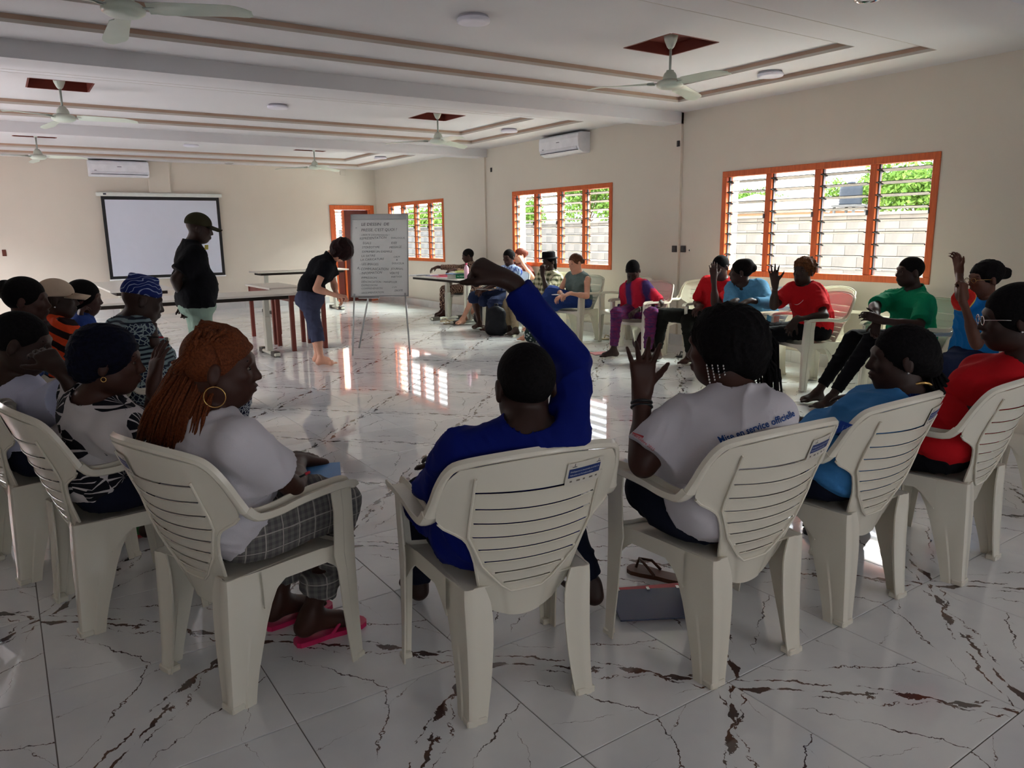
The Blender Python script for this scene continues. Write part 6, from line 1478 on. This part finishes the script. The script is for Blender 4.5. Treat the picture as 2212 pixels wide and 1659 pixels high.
# folder and pen on the lap of the braided woman
q = CL('braid', .02, .20, .60); folder(q[0], q[1], .605, -.35, .30, .22, m_sky, 'light blue folder on the lap of the woman with copper braids')
q = CL('braid', -.01, .16, .598); folder(q[0], q[1], .596, -.30, .28, .21, m_fred, 'red folder under the light blue one on the lap of the braided woman')
def pen(a, b, m, label):
    a, b = A3(*a), A3(*b); o = empty('pen', (a[0], a[1], a[2]), 0, label, 'pen'); MB().tube([(0, 0, 0), tuple(b-a)], .004, 8).build('barrel', m, o, True); MB().tube([tuple((b-a)*.75), tuple((b-a)*1.02)], .0048, 8).build('pen_cap', m_fred if m is m_black else m_black, o, True)
pen(P(628, 1040, 2.30), P(668, 1020, 2.36), m_black, 'black pen with red cap in the hand of the braided woman'); pen(P(318, 727, 4.05), P(352, 729, 4.02), m_black, 'black pen held at the chin by the man in the striped hat')
q = CL('white', -.05, .22, .60); folder(q[0], q[1], .598, 0, .30, .21, m_white, 'white paper pad on the lap of the woman with raised open hand', 'paper pad', 'paper_pad')
q = CL('tank', .02, .26, .61); folder(q[0], q[1], .625, .3, .22, .16, m_white, 'white notepad on the blue skirt of the fair woman', 'notepad', 'notepad')
q = CL('blouse', .0, .34, .62); folder(q[0], q[1], .625, .2, .30, .22, m_black, 'black folder on the lap of the woman in the blue blouse')
# things on the side table
T = .746
def ream(x, y, rz, label):
    o = empty('paper_box', (x, y, T), rz, label, 'box'); MB().box(-.15, .15, -.105, .105, 0, .062, bev=.003).build('carton', simple('ream_green', srgb(22, 128, 72), .5, .3), o); MB().box(-.151, -.02, -.106, .106, .002, .060).build('pale_wrap', simple('ream_grey', srgb(186, 188, 178), .5, .3), o)
    for a, sg in ((0, -1),): text_mesh('A4 REAM', .034, m_white, o, 'lettering', Matrix.Translation((.065, -.1065, .030)) @ Matrix.Rotation(PI/2, 4, 'X'))
ream(5.98, 10.36, -.55, 'green and white paper box on the side table')
folder(6.08, 11.25, T, .5, .32, .23, m_fblue, 'blue folder on the side table'); folder(6.05, 10.98, T+.006, .3, .32, .23, m_fred, 'red folder lying over others on the side table'); folder(6.02, 10.85, T, .9, .30, .22, m_pink, 'magenta folder on the side table'); folder(6.18, 11.02, T+.012, -.4, .30, .21, m_fred, 'second red folder nearer the wall on the side table', t=.012)
folder(5.95, 11.6, T, .2, .30, .21, m_white, 'white paper pile at the far end of the side table', 'papers', 'paper_pile', .012); folder(5.98, 10.38, T+.063, .1, .28, .20, m_sky, 'pale blue sheet pile on the paper box', 'papers', 'paper_pile', .012); folder(6.02, 10.33, T+.076, -.5, .24, .17, m_white, 'loose white sheets on top of the paper box', 'papers', 'paper_pile', .006)
folder(6.0, 10.28, T+.084, -.2, .16, .10, m_yg, 'lime green pouch on the paper box', 'pouch', 'pouch', .03); folder(5.93, 11.45, T, .4, .17, .09, m_black, 'black phone on the side table', 'phone', 'phone', .01)
o = empty('bottle', (6.03, 10.16, T), 0, 'pale pink plastic bottle on the side table', 'bottle'); MB().lathe([(.001, 0), (.036, 0), (.038, .01), (.038, .15), (.03, .18), (.014, .20), (.014, .215), (.001, .215)], 20).build('bottle_body', simple('pale_pink_plastic', srgb(232, 186, 206), .3, .5), o, True); MB().lathe([(.001, .21), (.017, .21), (.017, .235), (.001, .235)], 16).build('bottle_cap', m_pink, o, True)
o = empty('cup', (6.12, 10.12, T), 0, 'coral red cup on the side table', 'cup'); MB().lathe([(.001, 0), (.032, 0), (.042, .09), (.038, .09), (.030, .006), (.001, .006)], 20).build('cup_body', m_coral, o, True)
# bags
def bag(x, y, rz, m, label, w=.28, h=.42, d=.17, pocket=True, name='backpack'):
    o = empty(name, (x, y, 0), rz, label, 'bag'); L = [RC((-w*.28, 0, d*.55), (w*.28, 0, d*.55), d*.55, d*.55, k=.05), RC((-w*.24, .01, h*.75), (w*.24, .01, h*.75), d*.42, d*.42, k=.05), EL((0, 0, h*.5), (w*.5, d*.5, h*.5), None, .06)]
    if pocket: L.append(EL((0, -d*.42, h*.34), (w*.36, d*.25, h*.25), None, .02))
    L.append(EL((0, 0, -.1), (.5, .5, .1), None, .005, '-')); sculpt('bag_body', L, .009, m, o, (.008, 18), 3); MB().tube([(-.03, .02, h*.97), (-.02, .02, h*1.06), (.02, .02, h*1.06), (.03, .02, h*.97)], .008, 6).build('grab_handle', m_black, o, True)
    for s in (-1, 1): MB().tube([(s*w*.2, d*.35, h*.88), (s*w*.3, d*.62, h*.55), (s*w*.32, d*.5, h*.15)], .012, 6, flat=.5).build('strap', m_black, o, True)
    MB().tube([(-w*.42, -d*.2, h*.3), (-w*.4, -d*.1, h*.72), (0, -.0, h*.93), (w*.4, -d*.1, h*.72), (w*.42, -d*.2, h*.3)], .003, 5).build('zip', simple('zip_grey', srgb(90, 90, 96), .4, .4), o, True); return o
bag(5.78, 8.95, -.9, simple('black_nylon', srgb(24, 25, 30), .7, .2), 'black backpack standing by the khaki trousers')
def f_flow(t, v):
    vo = t.t.nodes.new('ShaderNodeTexVoronoi'); vo.inputs['Scale'].default_value = 22; t.l(v, vo.inputs['Vector']); return t.mix(t.math('LESS_THAN', vo.outputs['Distance'], .30), srgb(40, 58, 58), srgb(196, 206, 200))
bag(5.80, 8.02, -.7, pat('dark_green_flower_print', f_flow), 'small dark green backpack with pale flower print', .24, .34, .16)
bag(6.42, 6.55, -.9, simple('maroon_nylon', srgb(56, 22, 32), .6, .3), 'dark maroon bag on the floor under the tie-dye man\'s chair', .30, .24, .2, name='handbag'); bag(6.55, 2.62, -.9, m_black, 'black bag hanging behind the jersey chair', .34, .40, .18, name='shoulder_bag')
bag(6.35, 10.15, -.9, m_black, 'black bag on the floor under the side table', .30, .3, .2, name='handbag')
# sandals and shoes
def sandal(x, y, rz, m, label, strap=None, group=None, L=.25, base=.018):
    o = empty('sandal', (x, y, 0), rz, label, 'sandal', group); b = MB(); pts = []
    for (yy, ww) in ((-L*.5, .018), (-L*.46, .030), (-L*.3, .034), (-.02, .032), (L*.2, .042), (L*.38, .042), (L*.47, .028), (L*.5, .012)): pts.append((yy, ww))
    ring_ = [(w_, y_) for y_, w_ in pts]+[(-w_, y_) for y_, w_ in pts[::-1]]; n = len(ring_); vs = [(a, c, z) for z in (.0, base) for a, c in ring_]; b.add(vs, [tuple(range(n-1, -1, -1)), tuple(n+i for i in range(n))]+[(i, (i+1) % n, n+(i+1) % n, n+i) for i in range(n)])
    s = b.build('sole', m, o); MB().tube([(.036, -.01, base), (.030, .03, base+.035), (.002, .075, base+.045), (.002, .088, base+.002)], .0065, 6).tube([(-.036, -.01, base), (-.030, .03, base+.035), (.002, .075, base+.045)], .0065, 6).build('strap', strap or m, o, True); return o
sandal(.845, 2.452, -PI/2+.05, m_pink, 'pink flip-flop on the right foot of the braided woman, the nearer one', L=.27); sandal(.79, 2.64, -PI/2+.15, m_pink, 'pink flip-flop on the left foot of the braided woman, the farther one', L=.27)
m_bsand = simple('brown_leather', srgb(92, 56, 38), .5, .3, .2); m_tan = simple('beige_leather', srgb(176, 160, 132), .6, .3)
sandal(2.13, 2.10, .4, m_bsand, 'brown sandal beside the navy folder', m_bsand); sandal(6.02, 9.30, 1.4, m_bsand, 'dark sandal under the woman in the blue blouse'); sandal(6.05, 9.62, 1.5, m_bsand, 'second dark sandal under the woman in the blue blouse'); sandal(5.98, 10.62, 1.6, m_tan, 'beige sandal on the crossed foot beside the side table'); sandal(6.1, 10.95, 1.5, m_tan, 'beige sandal on the floor below the side table')
sandal(2.72, 2.35, .3, m_black, 'black sandal on the floor below the light blue polo'); sandal(2.82, 2.32, .3, m_black, 'second black sandal below the light blue polo, nearer the white leg'); sandal(6.45, 5.95, 1.2, m_black, 'black sandal on the floor right of the tie-dye man'); sandal(6.75, 7.6, 1.2, m_tan, 'grey shoe at the wall between the tie-dye man and the grey top'); sandal(5.2, 3.0, .2, m_fred, 'dark red sandal on the floor before the jersey chair')
q = (3.05, 2.0); o = empty('bottle_lid', (q[0], q[1], 0), 0, 'small black round bottle lid on the floor behind the chair of the light blue polo', 'lid'); MB().lathe([(.001, 0), (.03, 0), (.032, .004), (.032, .022), (.028, .026), (.001, .026)], 24).build('lid_body', m_black, o, True)  # black round bottle lid lying on the floor
# ---- keep every figure's meshes where they were sculpted, with the root empty at the figure's base
def settle_all():
    done = set()
    for r in ROOTS:
        T = Matrix.Translation(-r.location)
        def rec(o):
            for c in o.children:
                if c.type == 'MESH' and c.data.name not in done: c.data.transform(T); done.add(c.data.name)
                rec(c)
        rec(r)
settle_all()
print('quads in sculpted meshes', STAT[0])
